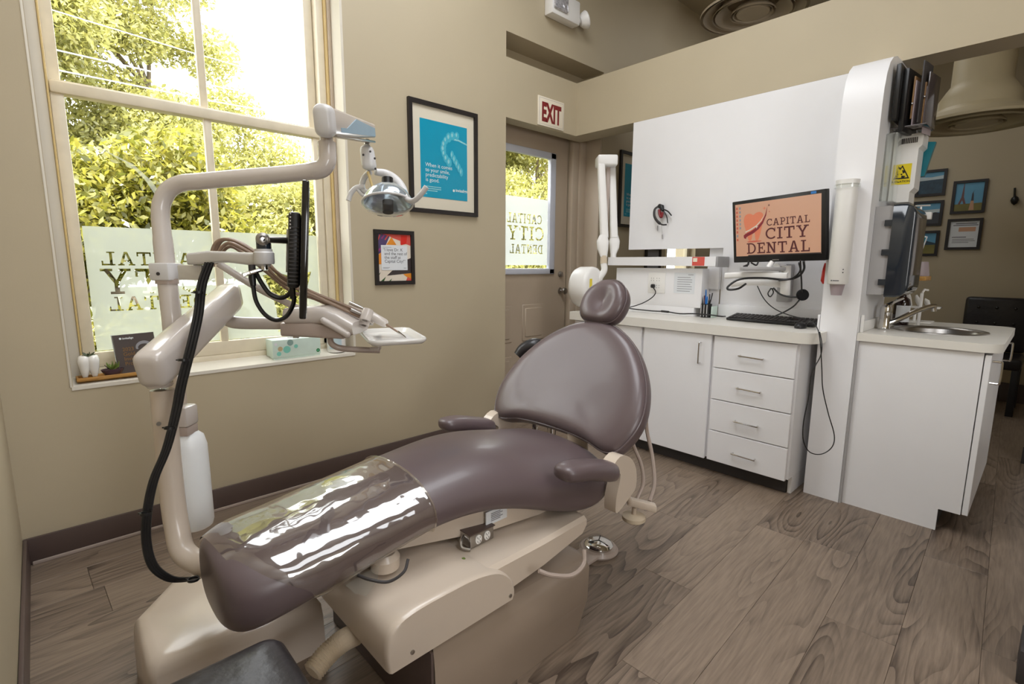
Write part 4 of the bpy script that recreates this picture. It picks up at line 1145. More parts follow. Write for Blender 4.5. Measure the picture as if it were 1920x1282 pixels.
for p_ in ((0.326, 1.620, 1.187), (0.265, 1.557, 1.013), (0.214, 1.514, 0.848), (0.144, 1.501, 0.642), (0.217, 1.417, 0.468)):
    MB().lathe([(.011, -.003), (.0135, -.003), (.0135, .003), (.011, .003)], p_, (.1, .1, 1), 12).obox(Vector(p_) - hx * .016, hx, hy, EZ, .008, .003, .003).build('cable_tie', M['rubber'], cb)
MB().tube(crv([(0.428, 1.479, 1.237), (0.426, 1.475, 1.209), (0.428, 1.464, 1.166), (0.442, 1.444, 1.131), (0.462, 1.421, 1.117), (0.487, 1.414, 1.127), (0.506, 1.416, 1.155), (0.512, 1.416, 1.180)], 6), .0058, 8).tube([(0.428, 1.481, 1.247), (0.426, 1.479, 1.228), (0.426, 1.474, 1.208)], [.0095, .0095, .007], 10).build('power_lead', M['rubber'], cb)
MB().tube(crv([(0.438, 1.485, 1.244), (0.446, 1.471, 1.216), (0.460, 1.452, 1.186), (0.483, 1.442, 1.175), (0.499, 1.428, 1.183), (0.509, 1.422, 1.199)], 6), .0062, 8).obox((0.509, 1.420, 1.189), hx, hy, EZ, .014, .012, .034, .003).build('video_lead', M['rubber'], cb)

# ================================================================== LEATHER STOOL (bottom left)
so = thing('leather_seat', 'black leather padded stool seat at the bottom edge below the chair foot', 'stool', (.085, .83, 0))
rings = []
for z, g in ((.42, -.012), (.425, 0), (.465, .004), (.480, .001), (.491, -.008), (.498, -.022), (.503, -.05), (.507, -.13)):
    rings.append([(.082 + p[0], .82 + p[1], z) for p in rrect(.44 + 2 * g, .46 + 2 * g, max(.02, .035 + g * .5), 5)])
MB().rings(rings).build('seat_pad', M['black_leather'], so, True, 0, 60)
for dx in (-.17, .17):
    for dy in (-.18, .18):
        MB().box(.082 + dx - .018, .082 + dx + .018, .82 + dy - .018, .82 + dy + .018, 0, .42, .003).build('leg', M['black'], so)

# ================================================================== WINDOW SILL ITEMS
def sz(y):
    return .738 + (y - YA) * .12 + .0015
# wooden tray
ta = thing('wooden_tray', 'small bamboo tray on the window sill at the far left', 'tray', (.21, 2.885, .745))
tp_ = .748
MB().box(.085, .40, 2.848, 2.925, tp_, tp_ + .006, .002).build('tray_base', M['bamboo'], ta)
mb = MB().box(.085, .40, 2.848, 2.856, tp_, tp_ + .019, .002).box(.085, .40, 2.917, 2.925, tp_, tp_ + .019, .002).box(.085, .093, 2.856, 2.917, tp_, tp_ + .019, .002).box(.392, .40, 2.856, 2.917, tp_, tp_ + .019, .002)
mb.build('tray_rim', M['bamboo'], ta)
bz = tp_ + .0065
tt = thing('tooth_planter', 'white tooth shaped planter with a dark rosette on the wooden tray', 'planter', (.133, 2.885, bz))
mb = MB()
for dx, dy in ((-.017, -.014), (.017, -.014), (-.015, .016), (.019, .016)):
    mb.lathe([(0, 0), (.006, .002), (.012, .02), (.018, .045), (.0225, .07), (.0235, .085), (.0185, .1), (.008, .106), (0, .106)], (.133 + dx, 2.885 + dy, bz), (dx * 4 * -.3, dy * -.8, 1), 16)
mb.build('tooth_body', M['white_gloss'], tt, True, 0, 70)
mb = MB().lathe([(.0, .0), (.02, 0), (.024, .004), (.0, .005)], (.137, 2.886, bz + .102), (0, 0, 1), 14)
for k in range(6):
    a = k * 1.05 + .3
    mb.tube([(.137, 2.886, bz + .104), (.137 + .014 * math.cos(a), 2.886 + .014 * math.sin(a), bz + .109), (.137 + .024 * math.cos(a), 2.886 + .024 * math.sin(a), bz + .118)], [.004, .0045, .001], 6, flat=.4)
mb.build('rosette', M['succ_dark'], tt)
pb = thing('succulent_bowl', 'plum glazed bowl with a small green succulent on the wooden tray', 'plant', (.213, 2.876, bz))
MB().lathe([(0, .001), (.018, .001), (.03, .01), (.042, .032), (.043, .036), (.039, .036), (.034, .028), (0, .026)], (.213, 2.876, bz), (0, 0, 1), 24, sy=.62).build('bowl', M['plum'], pb)
MB().lathe([(.036, .031), (.02, .033), (0, .034)], (.213, 2.876, bz), (0, 0, 1), 20, sy=.62).build('soil', M['soil'], pb)
for k in range(9):
    a = k * .75
    r_ = .012 + .004 * (k % 3)
    MB().tube([(.215, 2.876, bz + .032), (.215 + r_ * math.cos(a), 2.876 + r_ * math.sin(a) * .7, bz + .046 + .004 * (k % 2)), (.215 + r_ * 1.3 * math.cos(a), 2.876 + r_ * .9 * math.sin(a), bz + .058 + .005 * (k % 3))], [.004, .006, .0015], 7, flat=.5).build('succulent_leaf', M['succ'], pb)
MB().tube([(.205, 2.874, bz + .03), (.186, 2.872, bz + .056)], .0018, 6).tube([(.224, 2.876, bz + .03), (.228, 2.876, bz + .066)], .0015, 6).build('twig', M['charcoal'], pb)
# award plaque
PQ = dict(o=Vector((.240, 2.882, bz)), ex=Vector((1, .25, 0)).normalized(), ey=Vector((-.02, .22, 1)).normalized())
pn = PQ['ex'].cross(PQ['ey'])
pq = thing('award_plaque', 'dark grey award plaque with bronze lettering leaning on the window sill', 'plaque', PQ['o'])
PQ['ey'] = (PQ['ey'] - PQ['ex'] * PQ['ey'].dot(PQ['ex'])).normalized()
MB().prism([(0, 0), (.165, 0), (.165, .185), (0, .185)], PQ['o'] - pn * .001, PQ['ex'], PQ['ey'], -pn * .012).build('plate', M['plaque'], pq, False)
MB().prism([(-.002, -.001), (.167, -.001), (.167, .187), (-.002, .187)], PQ['o'] - pn * .0132, PQ['ex'], PQ['ey'], -pn * .004).build('backing', M['print_white'], pq, False)
pw = lambda u, v: PQ['o'] + PQ['ex'] * u + PQ['ey'] * v + pn * .0006
text('2023\nGold\nInvisalign\nProvider', .0235, M['gold'], pq, pw(.026, .108), PQ['ex'], PQ['ey'], spacing=.95)
text('invisalign', .0125, M['print_white'], pq, pw(.034, .163), PQ['ex'], PQ['ey'], bold=.0004)
print_polys('emblem', [circ(.005, 12)], M['print_white'], pq, pw(.026, .167), PQ['ex'], PQ['ey'])
al = [(.10 + .035 * math.cos(math.radians(a)) + .015, .118 + .03 * math.sin(math.radians(a))) for a in range(10, 200, 14)] + [(.115 + .026 * math.cos(math.radians(a)), .116 + .018 * math.sin(math.radians(a))) for a in range(200, 10, -14)]
print_polys('aligner_print', [al], M['greyink'], pq, pw(0, 0), PQ['ex'], PQ['ey'])
# tissue box
TB = Vector((1.094, 2.868, 0.741))
tb = thing('tissue_box', 'pale aqua tissue box with round dots on the window sill', 'tissue box', TB)
tx0, tx1, tyf = (0.900, 2.860, 0.804)[0], (1.164, 2.860, 0.790)[0], 2.858
tzb = sz(2.86)
MB().box(tx0, tx1, tyf, tyf + .105, tzb + .012, tzb + .108, .002).box(tx0 + .004, tx1 - .004, tyf + .004, tyf + .06, tzb, tzb + .014).build('carton', M['tissuebox'], tb)
for k, (u, v, r_, m_) in enumerate(((.018, .055, .008, 'paper'), (.04, .035, .013, 'tan_dot'), (.075, .03, .02, 'mint'), (.095, .062, .017, 'grey_dot'), (.032, .012, .012, 'mint'), (.125, .04, .011, 'mint'))):
    if v - r_ < 0.002:
        v = r_ + .003
    print_polys('dot', [circ(r_, 18)], M[m_], tb, (tx0 + u, tyf - .0006, tzb + .012 + min(v * 1.35, .094 - r_)), EX, EZ)
print_polys('badge', [circ(.0105, 18)], M['green_dot'], tb, (tx1 - .016, tyf - .0008, tzb + .03), EX, EZ)
print_polys('badge_print', [[(-.006, -.0022), (.006, -.0022), (.006, .0022), (-.006, .0022)]], M['mint'], tb, (tx1 - .016, tyf - .0011, tzb + .03), EX, EZ)
MB().rings([[(mid((tx0, 0, 0), (tx1, 0, 0))[0] + w * math.cos(a), tyf + .05 + .4 * w * math.sin(a), tzb + .106 + z) for a in [2 * PI * k / 12 for k in range(12)]] for w, z in ((.035, 0), (.03, .015), (.022, .03))]).build('tissue', M['tissue'], tb)
wc = thing('wipes_canister', 'white wipes canister with pale blue label at the right end of the window sill', 'canister', (1.275, 2.895, sz(2.895)))
MB().lathe([(0, 0), (.05, 0), (.053, .006), (.053, .125), (.05, .135), (.047, .15), (0, .152)], (1.275, 2.895, sz(2.895)), (0, 0, 1), 28).build('body', M['white_warm'], wc)
mb = MB()
mb.rings([[(1.275 + .0534 * math.cos(a), 2.895 + .0534 * math.sin(a), sz(2.895) + z) for z in (.02, .115)] for a in [math.radians(200 + 4 * k) for k in range(21)]], False)
mb.build('label', M['bluelabel'], wc)

# ================================================================== WALL ART, SIGN, EMERGENCY LIGHT
def frame(root, x0, x1, z0, z1, y, fw, m, depth=.018):
    """four mitred bars facing -Y"""
    for pl in ([(x0, z0), (x1, z0), (x1 - fw, z0 + fw), (x0 + fw, z0 + fw)], [(x1, z0), (x1, z1), (x1 - fw, z1 - fw), (x1 - fw, z0 + fw)], [(x1, z1), (x0, z1), (x0 + fw, z1 - fw), (x1 - fw, z1 - fw)], [(x0, z1), (x0, z0), (x0 + fw, z0 + fw), (x0 + fw, z1 - fw)]):
        MB().prism(pl, (0, y, 0), EX, EZ, (0, -depth, 0)).build('frame_bar', m, root, False)

def poster(name, label, x0, x1, z0, z1, grp=None):
    t = thing(name, label, 'framed poster', ((x0 + x1) / 2, YA - .001, z0))
    frame(t, x0, x1, z0, z1, YA - .001, .026, M['frame_black'], .022)
    MB().box(x0 + .02, x1 - .02, YA - .008, YA - .001, z0 + .02, z1 - .02).build('mat_board', M['mat_board'], t, False)
    a, b, c, d = x0 + .085, x1 - .085, z0 + .1, z1 - .105
    MB().box(a, b, YA - .0095, YA - .0081, c, d).build('poster_sheet', M['teal'], t, False)
    y = YA - .0102
    w, h = b - a, d - c
    text('When it comes\nto your smile,\npredictability\nis good.', .034, M['print_white'], t, (a + .035, y, c + h * .40), EX, EZ, spacing=.9)
    print_polys('fine_print', [[(.035, h * .135 - k * .0125), (.155 - .03 * (k == 2), h * .135 - k * .0125), (.155 - .03 * (k == 2), h * .135 - k * .0125 + .006), (.035, h * .135 - k * .0125 + .006)] for k in range(3)], M['aqua_print'], t, (a, y, c), EX, EZ)
    text('invisalign', .028, M['print_white'], t, (b - .10, y, c + h * .115), EX, EZ, bold=.0006)
    print_polys('emblem', [circ(.009, 14)], M['print_white'], t, (b - .115, y, c + h * .125), EX, EZ)
    print_polys('fine_print', [[(.018, .018), (.045, .018), (.045, .025), (.018, .025)]], M['aqua_print'], t, (a, y, c), EX, EZ)
    # transparent aligner: an arch of tooth-shaped facets
    cx, cy_ = a + w * .80, c + h * .66
    for k in range(9):
        an = math.radians(95 + k * 17)
        rx, ry = w * .33, h * .21
        px, py = cx + rx * math.cos(an), cy_ + ry * math.sin(an)
        if px > b - .02:
            px = b - .02
        rr_ = .017 + .002 * (k % 3)
        print_polys('aligner_facet', [circ(rr_ * 1.1, 12, 0, 0, 1.35)], M['aqua_mid'], t, (px, y - .0003 - .00003 * k, py), EX, EZ)
        print_polys('aligner_glint', [circ(rr_ * .38, 10, -.004, .005, 1.9)], M['aqua_print'], t, (px, y - .0008, py), EX, EZ)
    for k in range(5):
        px, py = a + w * (.66 + .05 * k), c + h * (.60 - .052 * k)
        print_polys('aligner_facet', [circ(.0155, 12, 0, 0, 1.9)], M['aqua_mid'], t, (min(px, b - .02), y - .0006 - .00003 * k, py), EX, EZ)
        print_polys('aligner_glint', [circ(.005, 10, -.004, .004, 3.2)], M['aqua_print'], t, (min(px, b - .02), y - .0009, py), EX, EZ)
    print_polys('aligner_edge', [[(w * .47, h * .74), (w * .58, h * .80), (w * .8, h * .80), (w, h * .765), (w, h * .785), (w * .8, h * .825), (w * .56, h * .825), (w * .455, h * .75)]], M['aqua_print'], t, (a, y - .0002, c), EX, EZ)
    print_polys('glazing', [[(x0 + .024, z0 + .024), (x1 - .024, z0 + .024), (x1 - .024, z1 - .024), (x0 + .024, z1 - .024)]], M['glass'], t, (0, YA - .013, 0), EX, EZ)
    return t
poster('framed_poster', 'large black framed teal aligner poster right of the window', 1.762, 2.305, 1.594, 2.276)
poster('framed_poster', 'black framed teal poster partly hidden behind the white wall panel', 3.985, 4.53, 1.62, 2.30)
lo_ = thing('framed_certificate', 'black framed certificate glimpsed in the slot below the white wall panel', 'framed certificate', (4.615, YA - .001, 1.05))
frame(lo_, 4.47, 4.76, 1.05, 1.45, YA - .001, .03, M['frame_black'])
MB().box(4.495, 4.735, YA - .006, YA - .001, 1.075, 1.425).build('sheet', M['greyink'], lo_, False)
print_polys('text_line', [[(4.53, 1.345), (4.70, 1.345), (4.70, 1.357), (4.53, 1.357)], [(4.55, 1.31), (4.68, 1.31), (4.68, 1.318), (4.55, 1.318)]], M['ink'], lo_, (0, YA - .0065, 0), EX, EZ)

# small framed quote
qx0, qx1, qz0, qz1 = 1.506, 1.784, 1.138, 1.472
qf = thing('framed_quote', 'small black framed quote with a colourful collage border, low on the wall by the window', 'framed print', ((qx0 + qx1) / 2, YA - .001, qz0))
frame(qf, qx0, qx1, qz0, qz1, YA - .001, .024, M['frame_black'], .016)
a, b, c, d = qx0 + .022, qx1 - .022, qz0 + .022, qz1 - .022
w, h = b - a, d - c
y = YA - .007
MB().box(a, b, YA - .0065, YA - .001, c, d).build('sheet', M['offwhite'], qf, False)
U = lambda pts: [(a + u * w, c + v * h) for u, v in pts]
for nm, pts, m_, k in (('violet_patch', [(0, .56), (0, 1), (.38, .97), (.26, .78), (.1, .6)], 'purple', 0), ('coral_patch', [(.1, 1), (1, 1), (1, .76), (.84, .8), (.68, .78), (.68, .86), (.42, .92), (.38, .94)], 'coral', 1), ('red_patch', [(.7, .98), (.9, .98), (.86, .8), (.7, .77)], 'bright_red', 2),
                       ('orange_patch', [(.26, .77), (.42, .93), (.56, .77)], 'orange', 2), ('orange_patch', [(0, .36), (0, .54), (.12, .62), (.1, .36)], 'orange', 1), ('charcoal_patch', [(.86, .26), (.86, .46), (1, .5), (1, .17), (.25, .12), (.42, .23)], 'charcoal', 1),
                       ('orange_patch', [(.74, .15), (1, .17), (1, .02), (.86, .08)], 'orange', 2), ('coral_patch', [(.82, 0), (.88, .09), (1, .04), (1, 0)], 'coral', 3), ('green_patch', [(.06, 0), (.22, .1), (.16, 0)], 'leafprint', 2), ('green_patch', [(.3, 0), (.4, .06), (.36, 0)], 'leafprint', 2), ('green_patch', [(0, .14), (.08, .2), (.02, .12)], 'leafprint', 2),
                       ('magenta_stripe', [(0, .66), (.16, .74), (.14, .69), (.0, .6)], 'magenta', 3), ('coral_stripe', [(.04, .86), (.1, .98), (.07, .98), (.02, .88)], 'coral', 3), ('magenta_stripe', [(.14, .88), (.24, .98), (.2, .98), (.11, .9)], 'magenta', 3), ('coral_stripe', [(.24, .86), (.33, .96), (.3, .97), (.21, .87)], 'coral', 3)):
    print_polys(nm, [U(pts)], M[m_], qf, (0, y - .0002 * k, 0), EX, EZ)
MB().prism(U([(.1, .235), (.88, .235), (.88, .76), (.1, .76)]), (0, y - .0012, 0), EX, EZ, (0, -.0008, 0)).build('quote_card', M['paper'], qf, False)
text('\u201cI love Dr. K', .0265, M['ink'], qf, (a + .15 * w, y - .0026, c + .635 * h), EX, EZ)
text('and the rest of\nthe staff at\nCapital City!\u201d', .0265, M['ink'], qf, (a + .19 * w, y - .0026, c + .555 * h), EX, EZ, spacing=.88)
print_polys('fine_print', [U([(.14, .715), (.4, .715), (.4, .722), (.14, .722)]), U([(.14, .29), (.34, .29), (.34, .297), (.14, .297)]), U([(.14, .27), (.3, .27), (.3, .277), (.14, .277)]), U([(.76, .275), (.84, .275), (.84, .287), (.76, .287)])], M['greyink'], qf, (0, y - .0026, 0), EX, EZ)

# EXIT sign
ex_ = thing('exit_sign', 'white exit sign with dark red letters above the door', 'sign', (3.05, YA, 2.32))
e0, e1, ez0, ez1 = 2.905, 3.202, 2.322, 2.535
MB().box(e0, e1, YA - .012, YA - .001, ez0, ez1, .004).build('sign_plate', M['signwhite'], ex_)
text('EXIT', .185, M['red'], ex_, ((e0 + e1) / 2, YA - .0126, ez0 + .04), EX, EZ, align='CENTER', bold=.0085, sx=.58)
mb = MB()
for (p, q2, r_, s_) in ((e0 + .012, e1 - .012, ez0 + .012, ez0 + .0135), (e0 + .012, e1 - .012, ez1 - .0135, ez1 - .012), (e0 + .012, e0 + .0135, ez0 + .012, ez1 - .012), (e1 - .0135, e1 - .012, ez0 + .012, ez1 - .012)):
    mb.box(p, q2, YA - .0126, YA - .0121, r_, s_)
mb.build('border_line', M['greyink'], ex_, False)
# emergency light
em = thing('emergency_light', 'white twin head emergency light high on the wall above the door', 'emergency light', (3.14, YA, 3.07))
mx0, mx1, mz0, mz1 = 2.905, 3.275, 3.055, 3.19
bx0, bx1, bz0, bz1 = (2.966, 2.830, 3.109)[0], (3.285, 2.830, 3.104)[0], 3.03, 3.16
bz0 = (3.278, 2.830, 3.102)[2]
MB().box(bx0, bx1, YA - .085, YA - .001, bz0, bz0 + .17, .012).build('housing', M['white_warm'], em)
MB().box(bx0 + .01, bx0 + .16, YA - .105, YA - .083, bz0 + .035, bz0 + .2, .01).build('lens', M['ctlens'], em)
MB().lathe([(0, 0), (.035, .004), (.058, .03), (.066, .055), (.062, .062), (0, .058)], (bx1 + .035, YA - .05, bz0 + .05), (.75, -.5, .35), 22).build('lamp_head', M['white_warm'], em)
MB().cyl((bx1 - .01, YA - .045, bz0 + .06), (bx1 + .04, YA - .05, bz0 + .055), .015).build('swivel', M['white_warm'], em)

# ================================================================== CABINET RUN, WHITE PANEL, FIN
def pull(name, a, b, out, m, parent, r=.0045):
    """bow handle from a to b standing off along out"""
    a, b, out = Vector(a), Vector(b), Vector(out)
    u = (b - a).normalized()
    return MB().tube(crv([a, a + out * .8, a + out + u * .008, b + out - u * .008, b + out * .8, b], 4), r, 8).build(name, m, parent)

cab = thing('base_cabinet', 'white base cabinet with four drawers on the right and doors on the left', 'cabinet', (3.1, 1.6, 0))
XF = 2.90
MB().box(XF + .019, 3.345, .876, 2.42, .10, .862, .001).build('carcass', M['white'], cab, False)
MB().box(XF + .075, XF + .085, .90, 2.42, 0, .10).build('kick_board', M['kick'], cab, False)
MB().box(XF + .085, 3.345, .876, .895, 0, .10).build('side_foot', M['white'], cab, False)
zs = [.862, .6685, .476, .2835, .091]
for i in range(4):
    dw = MB().box(XF, XF + .018, .887, 1.334, zs[i + 1] + .003, zs[i] - .003, .0015, 1).build('drawer', M['white'], cab, False)
    zc = (zs[i], .759, .5705, .372, .175)[i + 1]
    pull('handle', (XF, 1.176, zc + .002), (XF, 1.050, zc - .001), (-.026, 0, 0), M['chrome'], dw)
for (y0, y1, hy_) in ((1.352, 1.812, 1.415), (1.832, 2.40, 2.34)):
    d_ = MB().box(XF, XF + .018, y0, y1, .091, .862, .0015, 1).build('door', M['white'], cab, False)
    pull('handle', (XF, hy_, .808), (XF, hy_, .684), (-.026, 0, 0), M['chrome'], d_)
# countertop with a rounded corner
mb = MB()
oc = [(3.366, 2.44), (2.88, 2.44)] + [(2.88 + .11 - .11 * math.cos(a), .795 + .11 - .11 * math.sin(a)) for a in [PI / 2 * k / 8 for k in range(9)]] + [(3.055, .795), (3.055, .8365), (3.366, .8365)]
mb.prism(oc, (0, 0, .866), EX, EY, (0, 0, .058))
ct = mb.build('countertop', M['counter'], None, True, 0, 60)
tag(ct, 'pale laminate worktop with a rounded corner over the drawer cabinet', 'worktop')
for (bx, nm) in (((3.345, 3.3665, .845, 1.53, .9245, 1.012), 'backsplash'), ((3.06, 3.345, .8368, .848, .9245, 1.01), 'side_splash')):
    MB().box(*bx, .003).build(nm, M['white'], ct)
# big white wall panel, L-shaped, hanging under the beam
wp = thing('laminate_panel', 'large white laminate wall panel under the khaki beam, with a slot at lower left', 'panel', (3.37, 1.55, .925))
MB().prism([(-2.275, 1.385), (-2.275, 2.315), (-.836, 2.315), (-.836, .925), (-1.53, .925), (-1.53, 1.385)], (3.368, 0, 0), (0, -1, 0), EZ, (.02, 0, 0)).build('board', M['white'], wp, False)
MB().box(3.33, 3.367, 1.53, 1.615, 1.11, 1.262, .004).build('bracket', M['white'], wp)
MB().box(3.35, 3.367, 1.535, 1.60, .99, 1.11, .003).build('bracket', M['white'], wp)
MB().box(3.40, 3.44, 1.53, 1.64, 1.30, 1.385, .003).build('bracket', M['white'], wp)
# fin between the two counters
prof = [(3.06, 0), (3.06, 1.90), (3.062, 2.04), (3.07, 2.12), (3.09, 2.19), (3.13, 2.25), (3.185, 2.288), (3.25, 2.308), (3.33, 2.314), (3.60, 2.314), (3.60, 0)]
fn_ = thing('cabinet_fin', 'tall white divider fin with a rounded top front corner between the two counters', 'divider', (3.3, .745, 0))
MB().prism(prof, (0, .662, 0), EX, EZ, (0, .172, 0)).build('panel', M['white'], fn_, True, 0, 25)
MB().box(3.062, 3.075, .650, .661, 0, .89).build('edge_strip', M['grey_plastic'], fn_)

# items on the slot side: white box with outlet, paper, cable
wb = thing('counter_box', 'long white box with an outlet standing at the back of the worktop', 'box', (3.3, 1.94, .9245))
FXB = 3.235
MB().box(FXB, 3.42, 1.60, 2.285, .985, 1.247, .002).box(FXB + .002, 3.40, 1.645, 2.28, .9245, .985, .002).build('case', M['white'], wb)
MB().box(FXB + .02, 3.40, 2.286, 2.292, 1.09, 1.21).build('blue_edge', M['teal'], wb)
ya, yb = (3.235, 2.004, 1.142)[1], (3.235, 1.867, 1.146)[1]
za, zb_ = (3.235, 1.930, 1.072)[2], (3.235, 1.938, 1.216)[2]
ou = MB().box(FXB - .006, FXB - .0005, yb, ya, za, zb_, .002).build('outlet_plate', M['white_warm'], wb)
mb = MB()
for r_ in (0, 1, 2, 3):
    for c_ in (0, 1):
        if c_ == 0 and r_ in (2, 3):
            continue
        yy, zz = ya - .035 - c_ * .045, zb_ - .04 - (r_ // 2) * .05 - (r_ % 2) * .016
        mb.box(FXB - .0068, FXB - .0059, yy + .008, yy + .0105, zz - .003, zz + .003).box(FXB - .0068, FXB - .0059, yy - .0105, yy - .008, zz - .003, zz + .003)
mb.build('outlet_slots', M['kick'], wb)
pa = thing('notice_sheet', 'small printed sheet taped to the white box beside the outlet', 'paper', (FXB, 1.78, 1.08))
yp0, yp1 = (3.235, 1.802, 1.148)[1], (3.235, 1.649, 1.153)[1]
zp0, zp1 = (3.235, 1.717, 1.078)[2], (3.235, 1.726, 1.219)[2]
MB().box(FXB - .0012, FXB - .0002, yp1, yp0, zp0, zp1).build('sheet', M['paper'], pa, False)
mb = MB()
for i in range(7):
    zz = zp1 - .032 - i * .0155
    mb.box(FXB - .0018, FXB - .0013, yp1 + .02 + .012 * (i % 3 == 0), yp0 - .025, zz - .002, zz + .002)
mb.box(FXB - .0018, FXB - .0013, yp1 + .012, yp1 + .05, zp1 - .016, zp1 - .012)
mb.build('text_line', M['greyink'], pa, False)
pc = thing('power_cord', 'black plug and power cord on the outlet, running along the worktop', 'cord', (3.200, 1.946, 1.126))
MB().obox((3.215, 1.955, 1.121), (1, 0, 0), (0, 1, 0), (0, 0, 1), .03, .026, .028, .008).build('plug', M['black'], pc)
MB().tube(crv([(3.200, 1.946, 1.114), (3.190, 1.917, 1.086), (3.185, 1.921, 1.059), (3.185, 1.958, 1.027), (3.185, 2.022, 0.993), (3.185, 2.106, 0.964), (3.185, 2.161, 0.949)], 6), .0035, 8).build('cord', M['rubber'], pc)
MB().tube(crv([(3.185, 2.162, 0.953), (3.185, 2.055, 0.948), (3.185, 1.923, 0.946), (3.185, 1.827, 0.949), (3.185, 1.717, 0.942), (3.200, 1.629, 0.948), (3.220, 1.527, 0.947), (3.240, 1.457, 0.941), (3.300, 1.456, 0.937)], 6), .0042, 8).build('cord', M['rubber'], pc)
MB().obox((3.185, 1.831, 0.949), (0, 1, .03), (1, 0, 0), (0, 0, 1), .06, .016, .014, .004).build('inline_switch', M['black'], pc)
# pen holder
ph = thing('pen_cup', 'black mesh pen cup full of pens at the back of the worktop', 'pen cup', (3.28, 1.545, .9245))
pcx, pcy = 3.27, 1.575
MB().lathe([(0, .001), (.034, .001), (.036, .09), (.034, .09), (.032, .006), (0, .006)], (pcx, pcy, .9245), (0, 0, 1), 20).build('cup', M['black'], ph)
mb = MB()
for k in range(3):
    mb.box(pcx - .0375, pcx - .034, pcy - .024 + k * .02, pcy - .018 + k * .02, .93, 1.01)
mb.build('stripe', M['grey_plastic'], ph)
for k, (dy, hgt_, m_, ln) in enumerate(((.02, .15, 'black', .012), (.006, .175, 'bluepen', .004), (-.008, .145, 'black', -.004), (-.018, .155, 'black', -.024), (-.002, .13, 'bluepen', .0), (.012, .135, 'red', .01))):
    pn_ = thing('pen', ('slim black pen leaning left in the pen cup', 'tall blue pen standing in the pen cup', 'short black pen in the middle of the pen cup', 'black pen leaning right in the pen cup', 'short blue pen low in the pen cup', 'dark red pen in the pen cup')[k], 'pen', (pcx, pcy + dy, .932), 'pens in the cup')
    base = Vector((pcx + .012 * ((k % 3) - 1), pcy + dy * .6, .934))
    tip = Vector((pcx + .012 * ((k % 3) - 1), pcy + dy + ln, .934 + hgt_))
    MB().tube([base, mid(base, tip, .9), tip], [.0045, .0045, .003], 8).build('barrel', M[m_], pn_)
    MB().tube([mid(base, tip, .72) + Vector((-.006, 0, 0)), mid(base, tip, .95) + Vector((-.006, 0, 0))], .0015, 6).build('clip', M['steel' if m_ == 'black' else m_], pn_)
bx_ = MB().box(3.25, 3.33, 1.60 - .075, 1.60 - .068, .925, 1.0, .001)
tag(bx_.build('card_stand', M['tissuebox'], None), 'small pale card standing beside the pen cup', 'card')

# x-ray unit on a horizontal bar
xr = thing('xray_arm', 'white dental x-ray unit, folded double arm on a long horizontal bar', 'x-ray unit', (3.2, 1.95, 1.25))
XB_ = 3.19
zt0, zt1, zb0, zb1 = (3.190, 2.336, 1.326)[2], (3.190, 1.493, 1.325)[2], (3.190, 2.334, 1.266)[2], (3.190, 1.488, 1.264)[2]
yl, yr = (3.190, 2.335, 1.294)[1], (3.190, 1.494, 1.295)[1]
MB().rings([[(XB_, yy, za_), (XB_ + .07, yy, za_), (XB_ + .07, yy, zb2), (XB_, yy, zb2)] for yy, za_, zb2 in ((yl, zt0, zb0), (yr, zt1, zb1))]).build('bar', M['white'], xr, False)
MB().box(XB_ + .002, XB_ + .17, yr - .012, yr - .001, zb1 - .006, zt1 + .002, .003).build('end_plate', M['grey_plastic'], xr)
ylb0, ylb1 = (3.190, 1.654, 1.295)[1], (3.190, 1.569, 1.295)[1]
lb_ = MB().box(XB_ - .001, XB_ - .0002, ylb1, ylb0, zb1 + .003, zt1 - .001).build('red_label', M['coral'], xr, False)
MB().box(XB_ - .0016, XB_ - .0011, ylb0 - .035, ylb0 - .006, zt1 - .033, zt1 - .008).build('label_patch', M['signwhite'], lb_, False)
XD = 3.85
def arm_bar(name, a, b, wa, wb2, m='white_warm'):
    a, b = Vector(a), Vector(b)
    ax_ = (b - a).normalized()
    s_ = hx
    f_ = ax_.cross(s_).normalized()
    return MB().rings([[a + (b - a) * t + s_ * p[0] + f_ * p[1] for p in rrect(w, w * 1.05, w * .22, 3)] for t, w in ((0, wa), (1, wb2))]).build(name, M[m], xr, True, 0, 50)
arm_bar('arm', (3.195, 2.433, 2.017), (3.157, 2.352, 1.469), .055, .058)
arm_bar('arm', (3.339, 2.440, 2.037), (3.294, 2.363, 1.474), .052, .056)
MB().obox((3.260, 2.433, 2.045), hx, hy, EZ, .152, .15, .08, .016, 3).build('top_joint', M['white_warm'], xr)
MB().obox((3.282, 2.431, 1.743), hx, hy, EZ, .03, .03, .55, .002).build('inner_channel', M['greige_dark'], xr)
for pts, wd in ((((3.145, 2.354, 1.492), (3.137, 2.351, 1.444), (3.132, 2.345, 1.389), (3.131, 2.332, 1.326)), (.05, .088, .08, .048)), (((3.300, 2.363, 1.499), (3.295, 2.358, 1.450), (3.290, 2.352, 1.401), (3.279, 2.352, 1.352)), (.05, .08, .07, .044))):
    MB().rings([[Vector(p) + hx * q2[0] + hy * q2[1] for q2 in rrect(w_, w_ * .8, w_ * .25, 4)] for p, w_ in zip(pts, wd)]).build('elbow', M['white_warm'], xr, True, 0, 60)
MB().cyl((3.132, 2.333, 1.334), (3.126, 2.327, 1.278), .0255).build('collar', M['hose_light'], xr)
MB().tube(crv([(3.126, 2.327, 1.278), (3.124, 2.318, 1.231), (3.102, 2.330, 1.187), (3.066, 2.364, 1.123)], 5), .024, 14).build('head_neck', M['white_warm'], xr)
MB().cyl((3.280, 2.353, 1.360), (3.274, 2.347, 1.307), .0225).build('bar_pivot', M['white_warm'], xr)
xh = Vector((3.007, 2.388, 1.103))
xd = (hx * .80 - hy * .60).normalized()
